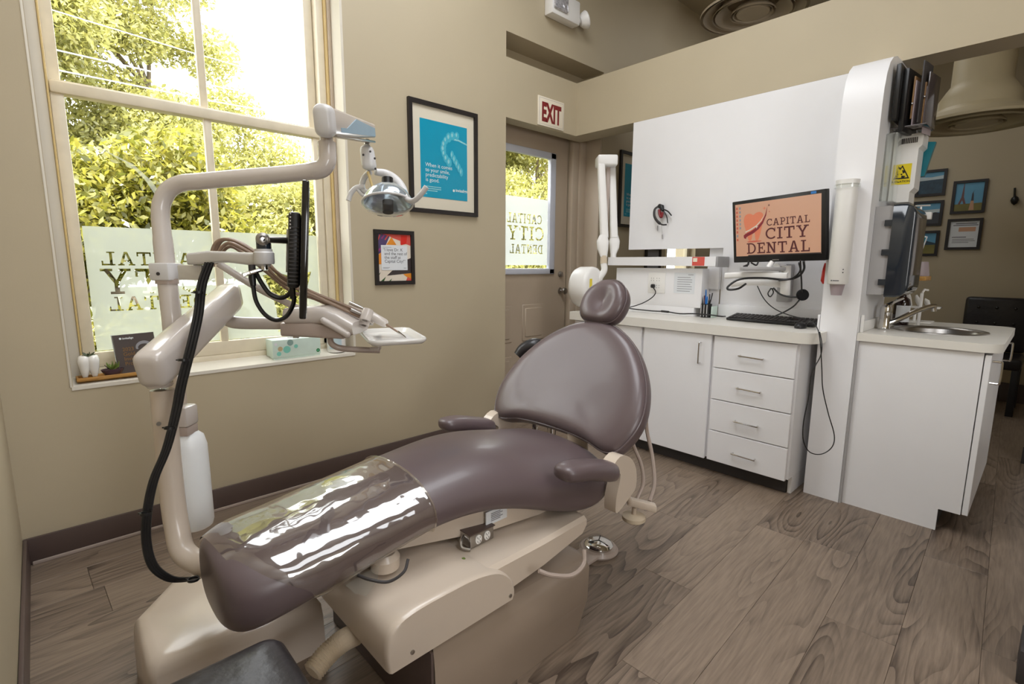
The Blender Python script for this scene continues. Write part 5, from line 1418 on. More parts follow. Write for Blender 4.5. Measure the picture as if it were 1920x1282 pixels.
MB().lathe([(0, -.085), (.11, -.084), (.138, -.076), (.15, -.05), (.152, .04), (.147, .062), (.13, .072), (.0, .074)], xh, xd, 36).build('tube_head', M['white_warm'], xr, True, 0, 50)
lc_ = xh + xd * .0745 + hx.cross(xd).normalized() * 0
lx_ = (EZ.cross(xd)).normalized()
MB().prism([(-.016, -.05), (.02, -.05), (.02, .035), (-.016, .035)], lc_ + lx_ * -.075 + EZ * .03, lx_, EZ, xd * .0008).build('yellow_label', M['yellow'], xr, False)

# goggles hung on the panel
gg = thing('protective_goggles', 'dark curved protective goggles hanging on the white wall panel', 'goggles', (3.350, 1.996, 1.639))
MB().tube(crv([(3.345, 2.014, 1.692), (3.330, 2.038, 1.670), (3.310, 2.028, 1.623), (3.310, 2.004, 1.584), (3.320, 1.970, 1.557), (3.340, 1.943, 1.556)], 5), [.006] + [.011] * 18 + [.006] * 7, 10, flat=.5).build('lens_rim', M['kick'], gg)
MB().tube([(3.350, 2.017, 1.693), (3.345, 1.992, 1.683), (3.340, 1.979, 1.656)], [.016, .018, .01], 10).build('nose_piece', M['black'], gg)
MB().tube(crv([(3.345, 1.982, 1.667), (3.340, 1.940, 1.649), (3.335, 1.906, 1.617)], 4), .005, 8).tube(crv([(3.350, 1.985, 1.664), (3.350, 1.953, 1.617), (3.350, 1.941, 1.568)], 4), .004, 8).build('temple', M['black'], gg)
MB().tube(crv([(3.340, 2.009, 1.665), (3.335, 2.000, 1.630), (3.335, 1.986, 1.611), (3.340, 1.982, 1.645)], 4), .010, 8).build('red_insert', M['red'], gg)
MB().tube([(3.362, 2.029, 1.554), (3.362, 2.027, 1.520)], .004, 6).tube([(3.362, 1.986, 1.488), (3.362, 1.984, 1.457)], .0045, 6).tube([(3.362, 1.999, 1.560), (3.364, 1.987, 1.488)], .0008, 5).build('cord_toggle', M['grey_plastic'], gg)

# wall monitor with the logo screen
ms = thing('computer_monitor', 'black framed wall monitor showing the peach Capital City Dental screen', 'monitor', (2.963, 1.034, 1.264))
mc = Vector((3.028, 1.092, 1.470))
mex = Vector((-.245, -.969, .022)).normalized()
mey = Vector((-.111, .051, .9925))
mey = (mey - mex * mey.dot(mex)).normalized()
mnz = mex.cross(mey)
MW, MH = .546, .359
MB().obox(mc - mnz * .02, mex, mey, mnz, MW, MH, .035, .004).build('housing', M['black'], ms)
MB().obox(mc - mnz * .05, mex, mey, mnz, MW * .6, MH * .6, .04, .012).build('rear_hump', M['black'], ms)
sw, sh2 = MW - .042, MH - .056
MB().obox(mc + mey * .009 - mnz * .0022, mex, mey, mnz, sw, sh2, .0015).build('screen', M['peach_screen'], ms, False)
so_ = mc + mey * .009 - mnz * .0012
def S(pts):
    return [((u - .5) * sw, (v - .5) * sh2) for u, v in pts]
asp = sw / sh2
heart = [(.115, .62), (.112, .70), (.13, .77), (.165, .80), (.205, .795), (.235, .77), (.265, .80), (.31, .815), (.345, .79), (.36, .74), (.355, .66), (.34, .55), (.325, .45), (.305, .345), (.29, .30), (.265, .295), (.255, .34), (.25, .42), (.235, .44), (.22, .42), (.21, .34), (.20, .30), (.175, .295), (.16, .34), (.145, .45), (.125, .55)]
heart = [(p.x, p.y) for p in crv([(u, v, 0) for u, v in heart], 3, True)]
print_polys('tooth_logo', [S(heart)], M['salmon_print'], ms, so_, mex, mey)
print_polys('logo_swoosh', [S([(.105, .40), (.13, .43), (.20, .47), (.28, .54), (.345, .64), (.385, .76), (.41, .90), (.395, .74), (.355, .60), (.30, .50), (.23, .425), (.165, .385), (.14, .36), (.135, .33), (.11, .35)])], M['maroon_red'], ms, so_ + mnz * .0004, mex, mey)
print_polys('logo_sheen', [S([(.13, .45), (.20, .49), (.28, .56), (.34, .655), (.375, .76), (.33, .66), (.27, .575), (.19, .51), (.13, .475)])], M['offwhite'], ms, so_ + mnz * .0005, mex, mey)
print_polys('logo_shadow', [S([(.16, .265), (.24, .258), (.31, .265), (.34, .28), (.28, .29), (.2, .29), (.15, .28)])], M['salmon_dark'], ms, so_ + mnz * .0002, mex, mey)
def star(u, v, r_):
    return S([(u, v + r_ * asp), (u + r_ * .22, v + r_ * .22 * asp), (u + r_, v), (u + r_ * .22, v - r_ * .22 * asp), (u, v - r_ * asp), (u - r_ * .22, v - r_ * .22 * asp), (u - r_, v), (u - r_ * .22, v + r_ * .22 * asp)])
for (u, v, r_, m_) in ((.375, .87, .022, 'salmon_print'), (.43, .915, .016, 'maroon'), (.435, .80, .011, 'salmon_dark'), (.275, .545, .022, 'offwhite')):
    print_polys('spark', [star(u, v, r_)], M[m_], ms, so_ + mnz * .0006, mex, mey)
for wd, v0, hh_, u0, u1 in (('CAPITAL', .545, .125, .40, .885), ('CITY', .30, .205, .385, .875), ('DENTAL', .045, .20, .145, .885)):
    print_polys('lettering', [[(p[0] * sw, p[1] * sh2) for p in pl] for pl in slab_word(wd, hh_, u0, v0, u1 - u0)], M['maroon'], ms, so_ - mex * sw / 2 - mey * sh2 / 2 + mnz * .0007, mex, mey)
mb = []
for i in range(9):
    for j, u in enumerate((.012, .052)):
        if j and i > 5:
            continue
        mb.append(S([(u, .90 - i * .075), (u + .022, .90 - i * .075), (u + .022, .945 - i * .075), (u, .945 - i * .075)]))
print_polys('desktop_icons', mb[::2], M['salmon_dark'], ms, so_ + mnz * .0003, mex, mey)
print_polys('desktop_icons', mb[1::2], M['greyink'], ms, so_ + mnz * .0003, mex, mey)
print_polys('taskbar', [S([(.16, 0), (1, 0), (1, .02), (.16, .02)])], M['charcoal'], ms, so_ + mnz * .0008, mex, mey)
text('SAMSUNG', .0085, M['steel'], ms, mc - mey * (MH / 2 - .008) + mnz * -.002, mex, mey, align='CENTER', bold=.0004)
print_polys('corner_sticker', [[(0, 0), (.028, 0), (.028, .012), (0, .012)]], M['bluepen'], ms, mc + mex * (MW / 2 - .075) + mey * (MH / 2 - .016) - mnz * .002, mex, mey)
# monitor arm folded below
ar = ms
def flat_arm(name, pts, hs_, wd_, m='white_warm'):
    return MB().rings([[Vector(p) + Vector((1, 0, 0)) * q2[0] + EZ * q2[1] for q2 in rrect(wd_, h_, .01, 3)] for p, h_ in zip(pts, hs_)]).build(name, M[m], ar, True, 0, 50)
flat_arm('upper_link', [(2.930, 1.303, 1.210), (2.974, 1.221, 1.217), (3.021, 1.136, 1.218), (3.083, 1.021, 1.211)], (.034, .034, .036, .04), .05)
flat_arm('lower_link', [(3.023, 1.302, 1.159), (3.063, 1.238, 1.169), (3.112, 1.151, 1.171), (3.154, 1.040, 1.158)], (.028, .032, .03, .038), .05)
MB().cyl((3.102, 1.043, 1.270), (3.113, 1.039, 1.105), .026).build('hinge_barrel', M['white_warm'], ar)
MB().obox((3.003, 1.132, 1.252), hx, hy, EZ, .24, .05, .022, .005).build('top_plate', M['grey_plastic'], ar)
MB().box(3.30, 3.366, (3.340, 1.081, 1.168)[1], (3.340, 1.151, 1.166)[1], (3.340, 1.105, 1.051)[2], (3.340, 1.124, 1.280)[2], .006).build('wall_bracket', M['grey_plastic'], ar)
MB().tube([(3.073, 1.083, 1.264), (3.255, 1.106, 1.264), (3.562, 1.191, 1.195)], .018, 10).build('strut', M['white_warm'], ar)
MB().obox(mc - mnz * .085, mex, mey, mnz, .1, .1, .03, .004).build('mount_plate', M['grey_plastic'], ar)
MB().tube([mc - mnz * .09, mc - mnz * .11 - EZ * .08, (3.047, 1.119, 1.258)], .014, 10).build('strut', M['white_warm'], ar)
mc_ = thing('monitor_cables', 'black cables looping around the monitor arm with a round black cable hub', 'cable', (3.006, 0.920, 1.114))
MB().lathe([(0, 0), (.026, 0), (.031, .006), (.031, .016), (.026, .022), (0, .022)], (3.017, 0.923, 1.114), (-.75, -.6, .1), 24).build('cable_hub', M['hub'], mc_)
for pts, r_ in (([(2.931, 0.918, 1.298), (2.971, 0.923, 1.237), (2.990, 0.921, 1.180), (2.996, 0.918, 1.129)], .0042), ([(2.943, 0.906, 1.293), (2.983, 0.914, 1.251), (3.021, 0.954, 1.210), (3.031, 1.024, 1.194), (2.988, 1.122, 1.201), (2.936, 1.224, 1.193), (2.903, 1.274, 1.153), (2.901, 1.272, 1.132), (2.942, 1.235, 1.138), (3.017, 1.225, 1.164)], .006),
                ([(2.935, 0.926, 1.287), (2.990, 0.934, 1.242), (3.020, 0.980, 1.201), (3.009, 1.043, 1.188)], .0045), ([(3.037, 1.078, 1.145), (3.027, 1.038, 1.114), (3.017, 0.990, 1.102), (3.005, 0.932, 1.102)], .005), ([(3.038, 1.090, 1.144), (3.022, 1.099, 1.114), (3.029, 1.088, 1.096), (3.045, 1.079, 1.120), (3.041, 1.088, 1.144)], .0035),
                ([(3.014, 0.933, 1.084), (3.055, 0.970, 1.048), (3.082, 1.021, 1.013), (3.083, 1.070, 0.985)], .0042), ([(3.024, 1.161, 1.154), (3.082, 1.149, 1.091), (3.126, 1.125, 1.044), (3.152, 1.079, 1.008), (3.130, 0.998, 0.987), (3.056, 0.900, 0.982)], .0028),
                ([(2.961, 1.195, 1.296), (2.955, 1.196, 1.275), (2.936, 1.211, 1.263)], .006), ([(2.955, 1.197, 1.281), (2.947, 1.197, 1.245)], .003), ([(2.948, 1.177, 1.287), (2.969, 1.155, 1.272), (2.980, 1.149, 1.293)], .0045)):
    MB().tube(crv(pts, 5), r_, 8).build('cable', M['rubber'], mc_)
# keyboard and mouse on the worktop
kb = thing('keyboard', 'black computer keyboard lying on the worktop below the wall monitor', 'keyboard', (3.418, 1.203, 0.925))
KZ = .9245
kx = Vector((0, -1, 0)); klen = .50
ky = Vector((1, .0, 0))
kt = math.radians(8)
kyt = ky * math.cos(kt) + EZ * math.sin(kt)
kn = kx.cross(kyt)
kc = Vector((3.258, 1.150, KZ + .0195))
MB().obox(kc, kx, kyt, kn, klen, .145, .016, .004).build('body', M['black'], kb)
MB().box(3.30, 3.318, .92, 1.38, KZ, KZ + .024, .003).box(3.192, 3.20, .92, 1.38, KZ, KZ + .006, .002).build('feet', M['black'], kb)
mb = MB()
for r_ in range(5):
    for c_ in range(20):
        if c_ in (14, 15) and r_ in (1, 2):
            continue
        mb.obox(kc + kx * ((c_ - 9.5) * klen / 20.8) + kyt * ((r_ - 2) * .025) + kn * .0105, kx, kyt, kn, klen / 26, .019, .006, .0015, 1)
keys = mb.build('keys', M['kick'], kb)
keys['kind'] = 'stuff'
mo = thing('computer_mouse', 'black computer mouse at the right end of the worktop by the keyboard', 'mouse', (3.203, 0.979, 0.925))
mp = Vector((3.108, 0.942, 0.930)); mp.z = KZ
mb = MB()
mb.rings([[mp + Vector((.05 * s_ * math.cos(a), .03 * s_ * math.sin(a), z_)) for a in [2 * PI * k / 20 for k in range(20)]] for z_, s_ in ((0.0005, .93), (.01, 1.0), (.021, .88), (.029, .62), (.033, .2))])
mb.build('shell', M['black'], mo, True, 0, 70)
MB().tube([mp + Vector((-.03, 0, .0265)), mp + Vector((-.012, 0, .0325))], .0035, 8).build('wheel', M['kick'], mo)
mcd = MB().tube(crv([mp + Vector((.04, -.01, .012)), (2.960, 0.851, 0.982), (2.914, 0.806, 0.956), (2.874, 0.774, 0.891), (2.855, 0.750, 0.759), (2.849, 0.734, 0.653), (2.856, 0.701, 0.533), (2.867, 0.668, 0.426), (2.853, 0.669, 0.365), (2.821, 0.704, 0.326), (2.789, 0.749, 0.333), (2.772, 0.778, 0.392), (2.783, 0.788, 0.486), (2.813, 0.785, 0.607), (2.837, 0.788, 0.728), (2.867, 0.765, 0.816), (2.879, 0.767, 0.878), (2.922, 0.794, 0.934)], 6), .0026, 7).build('mouse_cord', M['rubber'])
tag(mcd, 'thin black mouse cord hanging in a long loop over the side of the drawer cabinet', 'cord')
rd = thing('red_pouch', 'bright red pouch peeking out beside the white fin below the monitor', 'pouch', (3.189, 0.872, 1.178))
MB().rings([[Vector(p) + hx * (w_ * math.cos(a)) + hy * (.012 * math.sin(a)) for a in [2 * PI * k / 12 for k in range(12)]] for p, w_ in (((3.142, 0.856, 1.286), .006), ((3.137, 0.854, 1.257), .014), ((3.134, 0.850, 1.223), .022), ((3.129, 0.849, 1.191), .024), ((3.127, 0.847, 1.174), .012))]).build('pouch_body', M['bright_red'], rd)
# cup dispenser on the fin
cd = thing('cup_dispenser', 'white tube cup dispenser mounted on the front of the fin, one paper cup below', 'cup dispenser', (3.0, .757, 1.17))
cz0, cz1 = 1.178, 1.672
MB().lathe([(.0, 0), (.043, 0), (.047, .006), (.047, .49), (.051, .494), (.052, .515), (.047, .515), (.044, .50), (.0, .50)], (3.001, .757, cz0), (0, 0, 1), 28).build('tube', M['white_warm'], cd)
MB().box(3.05, 3.0595, .72, .795, cz0 + .03, cz1 - .03).build('back_plate', M['white_warm'], cd)
MB().lathe([(.051, -.001), (.056, .0), (.056, .018), (.053, .02)], (3.001, .757, cz1 - .018), (0, 0, 1), 28).build('lid_ring', M['acrylic'], cd)
mb = MB()
for dz in (.06, .075):
    mb.ball((3.001 - .038, .757 - .0285, cz0 + dz), .003, 1, 1, 1, 8, 6)
mb.build('vent_hole', M['kick'], cd)
print_polys('maker_mark', [[(-.016, 0), (-.010, 0), (-.010, .006), (-.016, .006)], [(-.008, .001), (.02, .001), (.02, .005), (-.008, .005)]], M['ink'], cd, (2.9532, .760, cz0 + .016), (0, -1, 0), EZ)
MB().lathe([(.0, .0), (.024, 0), (.034, .055), (.032, .055), (.023, .003)], (3.001, .757, cz0 - .056), (0, 0, 1), 22).build('paper_cup', M['greycup'], cd)

# ================================================================== FIN SIDE: RADIATION BOX, TOWEL DISPENSER, FILE RACK
rb_ = thing('radiation_box', 'white wall box with a yellow radiation warning sticker on the fin side', 'box', (3.42, .6, 1.58))
ry0, ry1 = (3.360, 0.654, 1.770)[1], (3.360, 0.553, 1.771)[1]
rz0, rz1 = (3.360, 0.617, 1.603)[2], (3.360, 0.615, 1.943)[2]
MB().prism([(-ry0, rz0), (-ry1 - .012, rz0), (-ry1 - .012, rz0 + .05), (-ry1 + .004, rz0 + .07), (-ry1 + .004, rz1 - .075), (-ry1 + .018, rz1 - .06), (-ry1 + .018, rz1), (-ry0, rz1)], (3.36, 0, 0), (0, -1, 0), EZ, (.14, 0, 0)).build('case', M['white_warm'], rb_, False)
mb = MB()
for i in range(9):
    yy = ry0 - .035 - i * .0075
    mb.box(3.358, 3.3598, yy - .0022, yy + .0022, rz1 - .045, rz1 - .018)
mb.build('vent_slot', M['kick'], rb_, False)
sy0, sy1, sz0, sz1 = (3.359, 0.646, 1.742)[1], (3.359, 0.568, 1.746)[1], (3.359, 0.603, 1.694)[2], (3.359, 0.613, 1.797)[2]
st_ = MB().box(3.3585, 3.3595, sy1, sy0, sz0, sz1).build('warning_sticker', M['yellow'], rb_, False)
W, Hh = sy0 - sy1, sz1 - sz0
tri = lambda k: [(W * (.5 - .44 * k), Hh * (.28 + .02 * (1 - k) * 8)), (W * (.5 + .44 * k), Hh * (.28 + .02 * (1 - k) * 8)), (W * .5, Hh * (.28 + .16 * (1 - k) + .66 * k))]
print_polys('warning_triangle', [[(W * .06, Hh * .27), (W * .94, Hh * .27), (W * .5, Hh * .95)], [(W * .17, Hh * .335), (W * .83, Hh * .335), (W * .5, Hh * .85)]], M['black'], st_, (3.358, sy0, sz0), (0, -1, 0), EZ)
tre = []
for k in range(3):
    a0 = 90 + 60 + k * 120
    tre.append([(W * .5 + .006 * math.cos(math.radians(a0)), Hh * .5 + .006 * math.sin(math.radians(a0)))] + [(W * .5 + .021 * math.cos(math.radians(a0 + t)), Hh * .5 + .021 * math.sin(math.radians(a0 + t))) for t in (0, 20, 40, 60)])
tre.append([(W * .5 + .004 * math.cos(2 * PI * k / 10), Hh * .5 + .004 * math.sin(2 * PI * k / 10)) for k in range(10)])
print_polys('trefoil', tre, M['black'], st_, (3.3579, sy0, sz0), (0, -1, 0), EZ)
text('RADIATION', .0145, M['black'], st_, (3.358, sy0 - W / 2, sz0 + .010), (0, -1, 0), EZ, align='CENTER', bold=.0003)
# clear glove holder beside it
gh = MB().box(3.20, 3.345, .612, .661, 1.60, 1.93, .003)
tag(gh.build('acrylic_holder', M['acrylic'], None), 'clear acrylic holder fixed to the fin beside the radiation box', 'holder')

td = thing('towel_dispenser', 'grey paper towel dispenser with a dark smoked cover above the faucet', 'towel dispenser', (3.3, .56, 1.12))
dz0, dz1 = 1.125, 1.57
XT = 3.16
yb0, yb1, yb2 = .661, (3.160, 0.585, 1.348)[1], (3.160, 0.489, 1.346)[1]
def dprof(y0, y1, z0, z1, r_):
    """outline in (y, z): flat against the fin, rounded outside"""
    pts = [(y0, z0), (y0, z1)]
    pts += [(y1 + r_ - r_ * math.sin(a), z1 - r_ + r_ * math.cos(a)) for a in [PI / 2 * k / 6 for k in range(7)]]
    pts += [(y1 + r_ - r_ * math.cos(a), z0 + r_ - r_ * math.sin(a)) for a in [PI / 2 * k / 6 for k in range(7)]]
    return pts
MB().prism(dprof(yb0, yb1 - .004, dz0, dz1, .02), (XT, 0, 0), (0, 1, 0), EZ, (.27, 0, 0)).build('back_body', M['grey_plastic'], td, True, 0, 40)
mb = MB()
rings = []
for x_, ins in ((XT - .012, .012), (XT - .004, .002), (XT, 0), (XT + .27, 0), (XT + .28, .01)):
    rings.append([(x_, max(min(p[0], yb1 + .0), yb2 + ins) if p[0] < yb1 else yb1, min(max(p[1], dz0 - .01 + ins), dz1 + .006 - ins)) for p in dprof(yb1, yb2, dz0 - .01, dz1 + .006, .06)])
mb.rings(rings)
cv = mb.build('smoked_cover', M['navy'], td, True, 0, 40)
for z_ in (dz0 + .05, dz0 + .2, dz0 + .345):
    MB().box(XT - .0125, XT + .02, yb1 - .002, yb1 + .03, z_, z_ + .03).build('cover_notch', M['navy'], td, False)
MB().box(XT + .0, XT + .25, yb2 - .001, yb2 + .004, dz0 + .1, dz1 - .06, .001).build('cover_window', M['smoke'], td)
MB().lathe([(0, 0), (.009, 0), (.008, .004), (0, .005)], (XT + .02, yb2 - .0005, dz0 + .06), (-.3, -1, 0), 14).build('lock', M['steel'], td)

fr_ = thing('file_rack', 'dark wall file rack with hanging clipboards high on the fin', 'file rack', (3.35, .58, 1.95))
MB().obox((3.28, .635, 2.12), (1, 0, .0), (0, 1, 0), (0, 0, 1), .2, .022, .26, .005).build('pocket', M['black'], fr_)
MB().obox((3.33, .600, 2.085), (1, -.12, 0), (.12, 1, 0), (0, 0, 1), .2, .022, .30, .004).build('pocket', M['black'], fr_)
MB().obox((3.33, .545, 2.12), (1, -.12, 0), (.12, 1, 0), (0, 0, 1), .13, .007, .29, .002).build('pocket_plate', M['kick'], fr_)
MB().obox((3.37, .520, 2.09), (1, -.14, 0), (.14, 1, 0), (0, 0, 1), .15, .007, .25, .002).build('pocket_plate', M['smoke'], fr_)
MB().box(3.25, 3.44, 0.51, .655, 1.958, 1.965, .002).build('rack_foot', M['smoke'], fr_)
for k, (yy, zc, m_) in enumerate(((.574, 2.10, 'bamboo'), (.533, 2.07, 'bamboo'))):
    cbd = thing('clipboard', ('clipboard with wooden edge in the rear pocket of the file rack', 'clipboard with wooden edge in the front pocket of the file rack')[k], 'clipboard', (3.33, yy, 1.95))
    MB().obox((3.33 + .03 * k, yy, zc), (1, -.15, 0), (.15, 1, 0), (0, 0, 1), .12, .006, .2, .001).build('board', M['clipwood'], cbd)
    MB().obox((3.33 + .03 * k, yy - .006, zc - .03), (1, -.15, 0), (.15, 1, 0), (0, 0, 1), .115, .004, .22, .001).build('papers', M['greycup'], cbd)
    MB().ball((3.265 + .03 * k, yy + .008, zc - .03 + .06 * k), .006, 1, 1, 1, 10, 8).build('clip', M['chrome'], cbd)

# ================================================================== SINK COUNTER
sc = thing('sink_cabinet', 'white sink cabinet end panel with a door and chrome handle at the right', 'cabinet', (3.55, .42, 0))
MB().prism([(-.655, 0), (-.255, 0), (-.255, .11), (-.174, .11), (-.174, .888), (-.655, .888)], (3.078, 0, 0), (0, -1, 0), EZ, (.018, 0, 0)).build('side_panel', M['white'], sc, False)
MB().box(4.02, 4.038, .174, .655, 0, .888).build('side_panel', M['white'], sc, False)
MB().box(3.097, 4.02, .174, .655, .11, .128).build('bottom_panel', M['white'], sc, False)
MB().box(3.097, 4.02, .26, .27, 0, .11).build('kick_board', M['kick'], sc, False)
for (x0, x1, hx0) in ((3.08, 3.556, 3.135), (3.562, 4.038, 3.98)):
    d_ = MB().box(x0, x1, .148, .170, .112, .878, .0015, 1).build('door', M['white'], sc, False)
    pull('handle', (hx0, .148, .845), (hx0, .148, .745), (0, -.034, 0), M['chrome'], d_, .005)
# counter with a round cut-out
def slab(name, outline, holes, z0, z1, m, parent=None):
    cu = bpy.data.curves.new('tmp', 'CURVE')
    cu.dimensions = '2D'; cu.fill_mode = 'BOTH'; cu.extrude = (z1 - z0) / 2
    for pl_ in [outline] + holes:
        s_ = cu.splines.new('POLY'); s_.points.add(len(pl_) - 1)
        for i_, p in enumerate(pl_):
            s_.points[i_].co = (p[0], p[1], 0, 1)
        s_.use_cyclic_u = True
    o = bpy.data.objects.new('tmp', cu)
    me = bpy.data.meshes.new_from_object(o)
    bpy.data.objects.remove(o); bpy.data.curves.remove(cu)
    me.transform(Matrix.Translation((0, 0, (z0 + z1) / 2)))
    return place_mesh(name, me, m, parent, True, 0, 40)
BCX, BCY, BR = 3.52, .395, .195
r1 = .075
oc = [(4.06, .66), (3.062, .66)] + [(3.062 + r1 - r1 * math.cos(a), .115 + r1 - r1 * math.sin(a)) for a in [PI / 2 * k / 8 for k in range(9)]] + [(4.06 - r1 + r1 * math.sin(a), .115 + r1 - r1 * math.cos(a)) for a in [PI / 2 * k / 8 for k in range(9)]]
sk = slab('sink_counter', oc, [circ(BR, 40, BCX, BCY)], .890, .930, M['counter'])
tag(sk, 'pale laminate sink counter with rounded corners and a round steel basin', 'worktop')
MB().box(3.10, 3.115, .645, .660, .9305, 1.02, .002).box(3.115, 4.05, .650, .661, .9305, .985, .002).build('splash', M['white_warm'], sk)
bs = thing('sink_basin', 'round stainless steel sink basin set in the right counter', 'sink', (BCX, BCY, .80))
MB().lathe([(BR + .012, .9305), (BR + .010, .935), (BR - .006, .934), (BR - .02, .92), (BR - .035, .83), (BR - .07, .80), (.02, .792), (.0, .792)], (BCX, BCY, 0), (0, 0, 1), 48).build('bowl', M['steel'], bs, True, 0, 70)
MB().lathe([(.02, .793), (.024, .797), (.018, .797), (0, .794)], (BCX, BCY, 0), (0, 0, 1), 20).build('drain', M['chrome'], bs)
fc_ = thing('faucet', 'chrome single lever faucet beside the sink basin', 'faucet', (3.462, 0.629, 0.931))
fb = Vector((3.493, 0.635, 0.931))
fb = Vector((3.42, .612, .931))
fb = Vector((3.360, 0.605, 0.930)); fb.z = .931
MB().lathe([(0, 0), (.028, 0), (.029, .006), (.0255, .012), (.0245, .085), (.0255, .09), (.0255, .115), (.019, .132), (0, .136)], fb, (0, 0, 1), 24).build('body', M['chrome'], fc_)
MB().tube(crv([fb + Vector((0, -.01, .03)), fb + Vector((.03, -.05, .052)), fb + Vector((.10, -.115, .098)), fb + Vector((.15, -.165, .125)), fb + Vector((.17, -.185, .128))], 5), [.0145] * 10 + [.0125] * 11, 14).build('spout', M['chrome'], fc_)
MB().cyl(fb + Vector((.165, -.18, .132)), fb + Vector((.168, -.182, .1)), .0125).build('aerator', M['chrome'], fc_)
MB().tube(crv([fb + Vector((0, 0, .125)), fb + Vector((.05, -.02, .145)), fb + Vector((.13, -.05, .165))], 5), [.014, .013, .012, .011, .01, .009, .008, .0075, .007, .006, .006], 10, flat=.7).build('lever', M['chrome'], fc_)
sb = thing('soap_bottle', 'dark amber pump bottle with a white label behind the faucet', 'bottle', (3.66, .595, .931))
so3 = (3.68, .588, .931)
MB().lathe([(0, 0), (.038, 0), (.04, .004), (.04, .125), (.034, .15), (.016, .165), (.015, .19), (0, .19)], so3, (0, 0, 1), 26).build('glass_body', M['amber'], sb)
mb = MB().rings([[(so3[0] + .0405 * math.cos(a), so3[1] + .0405 * math.sin(a), so3[2] + z_) for z_ in (.02, .115)] for a in [math.radians(150 + 5 * k) for k in range(29)]], False)
lb = mb.build('label', M['paper'], sb)
mb = MB()
mb.rings([[(so3[0] + .0411 * math.cos(a), so3[1] + .0411 * math.sin(a), so3[2] + z_) for z_ in (.05, .052)] for a in [math.radians(185 + 5 * k) for k in range(9)]], False)
mb.build('label_line', M['ink'], lb)
MB().cyl((so3[0], so3[1], so3[2] + .19), (so3[0], so3[1], so3[2] + .205), .017).cyl((so3[0], so3[1], so3[2] + .205), (so3[0], so3[1], so3[2] + .23), .006).tube([(so3[0], so3[1], so3[2] + .232), (so3[0] + .02, so3[1] - .03, so3[2] + .234), (so3[0] + .03, so3[1] - .042, so3[2] + .222)], .006, 8).build('pump', M['black'], sb)
hs_ = thing('handpiece_stand', 'white stand with slanted holders at the back of the sink counter', 'stand', (3.92, .53, .931))
MB().box(3.86, 4.0, .47, .60, .931, .941, .004).build('foot', M['white_warm'], hs_)
MB().cyl((3.93, .56, .94), (3.93, .56, 1.02), .008).build('stem', M['white_warm'], hs_)
MB().box(3.88, 3.98, .44, .60, 1.02, 1.032, .005).build('shelf', M['white_gloss'], hs_)
for k in range(3):
    MB().tube([(3.92, .585 - k * .045, 1.03), (3.93, .60 - k * .045, 1.075 - .008 * k), (3.94, .612 - k * .045, 1.115 - .02 * k)], [.012, .018, .012 - .003 * k], 10, flat=.6).build('slanted_holder', M['white_warm'], hs_)
mb = MB().box(3.70, 3.715, .50, .515, .931, 1.12, .003).tube([(3.707, .507, 1.12), (3.72, .50, 1.14), (3.76, .49, 1.135)], .006, 8)
tag(mb.build('brush_holder', M['white_warm'], None), 'slim white upright holder beside the amber bottle', 'holder')

# shelf with cup, toothbrush packs behind the towel dispenser
sh_ = thing('wooden_shelf', 'small wooden shelf fixed to the far end of the fin', 'shelf', (3.66, .56, 1.2))
shz = (3.967, 0.563, 1.204)[2]
MB().box(3.60, 3.78, .485, .66, shz - .012, shz + .012, .002).build('board', M['bamboo'], sh_)
MB().box(3.601, 3.62, .60, .66, shz + .0125, 2.0, .002).build('back_rail', M['grey_plastic'], sh_)
cu_ = MB().lathe([(0, 0), (.046, 0), (.047, .006), (.038, .07), (.036, .08), (0, .081)], (3.69, .53, shz + .0125), (0, 0, 1), 24)
tag(cu_.build('grey_cup', M['greycup'], None), 'mauve grey cup upside down on the small wooden shelf', 'cup')
tz0 = shz + .0125 + .0815
tb_ = thing('toothpaste_box', 'upright white and teal pack above the grey cup on the shelf', 'pack', (3.70, .53, tz0))
MB().obox((3.70, .545, tz0 + .075), (1, 0, 0), (0, .97, .2), (0, -.2, .97), .05, .03, .14, .003).build('white_pack', M['paper'], tb_)
MB().obox((3.6745, .545, tz0 + .03), (1, 0, 0), (0, .97, .2), (0, -.2, .97), .004, .032, .05, .001).build('teal_band', M['tealclear'], tb_)
MB().obox((3.6745, .53, tz0 + .12), (1, 0, 0), (0, .97, .2), (0, -.2, .97), .004, .02, .03, .001).build('teal_cap', M['tealclear'], tb_)
MB().obox((3.674, .545, tz0 + .082), (1, 0, 0), (0, .97, .2), (0, -.2, .97), .004, .010, .016, .001).build('label_mark', M['black'], tb_)
tc3 = thing('toothbrush_rack', 'white toothbrush rack with a teal clip on the end of the fin', 'rack', (3.64, .57, 1.5))
MB().box(3.622, 3.66, .50, .60, (3.983, 0.617, 1.528)[2], (3.987, 0.621, 1.567)[2], .003).build('holder', M['white_warm'], tc3)
MB().tube([(3.995, 0.610, 1.544), (4.011, 0.608, 1.606), (4.016, 0.609, 1.632)], .006, 8).tube([(3.990, 0.634, 1.638), (4.057, 0.572, 1.642)], .005, 8).tube([(3.991, 0.626, 1.605), (4.024, 0.594, 1.599)], .004, 8).build('brush', M['white_gloss'], tc3)
tp3 = MB().prism([(0, 0), (.03, .0), (.05, .11), (.062, .17), (.0, .18), (-.01, .12)], (3.505, .565, 1.745), (0, -1, 0), EZ, (.03, 0, 0))
tag(tp3.build('teal_pouch', M['tealclear'], None), 'translucent teal pouch hanging behind the radiation box', 'pouch')

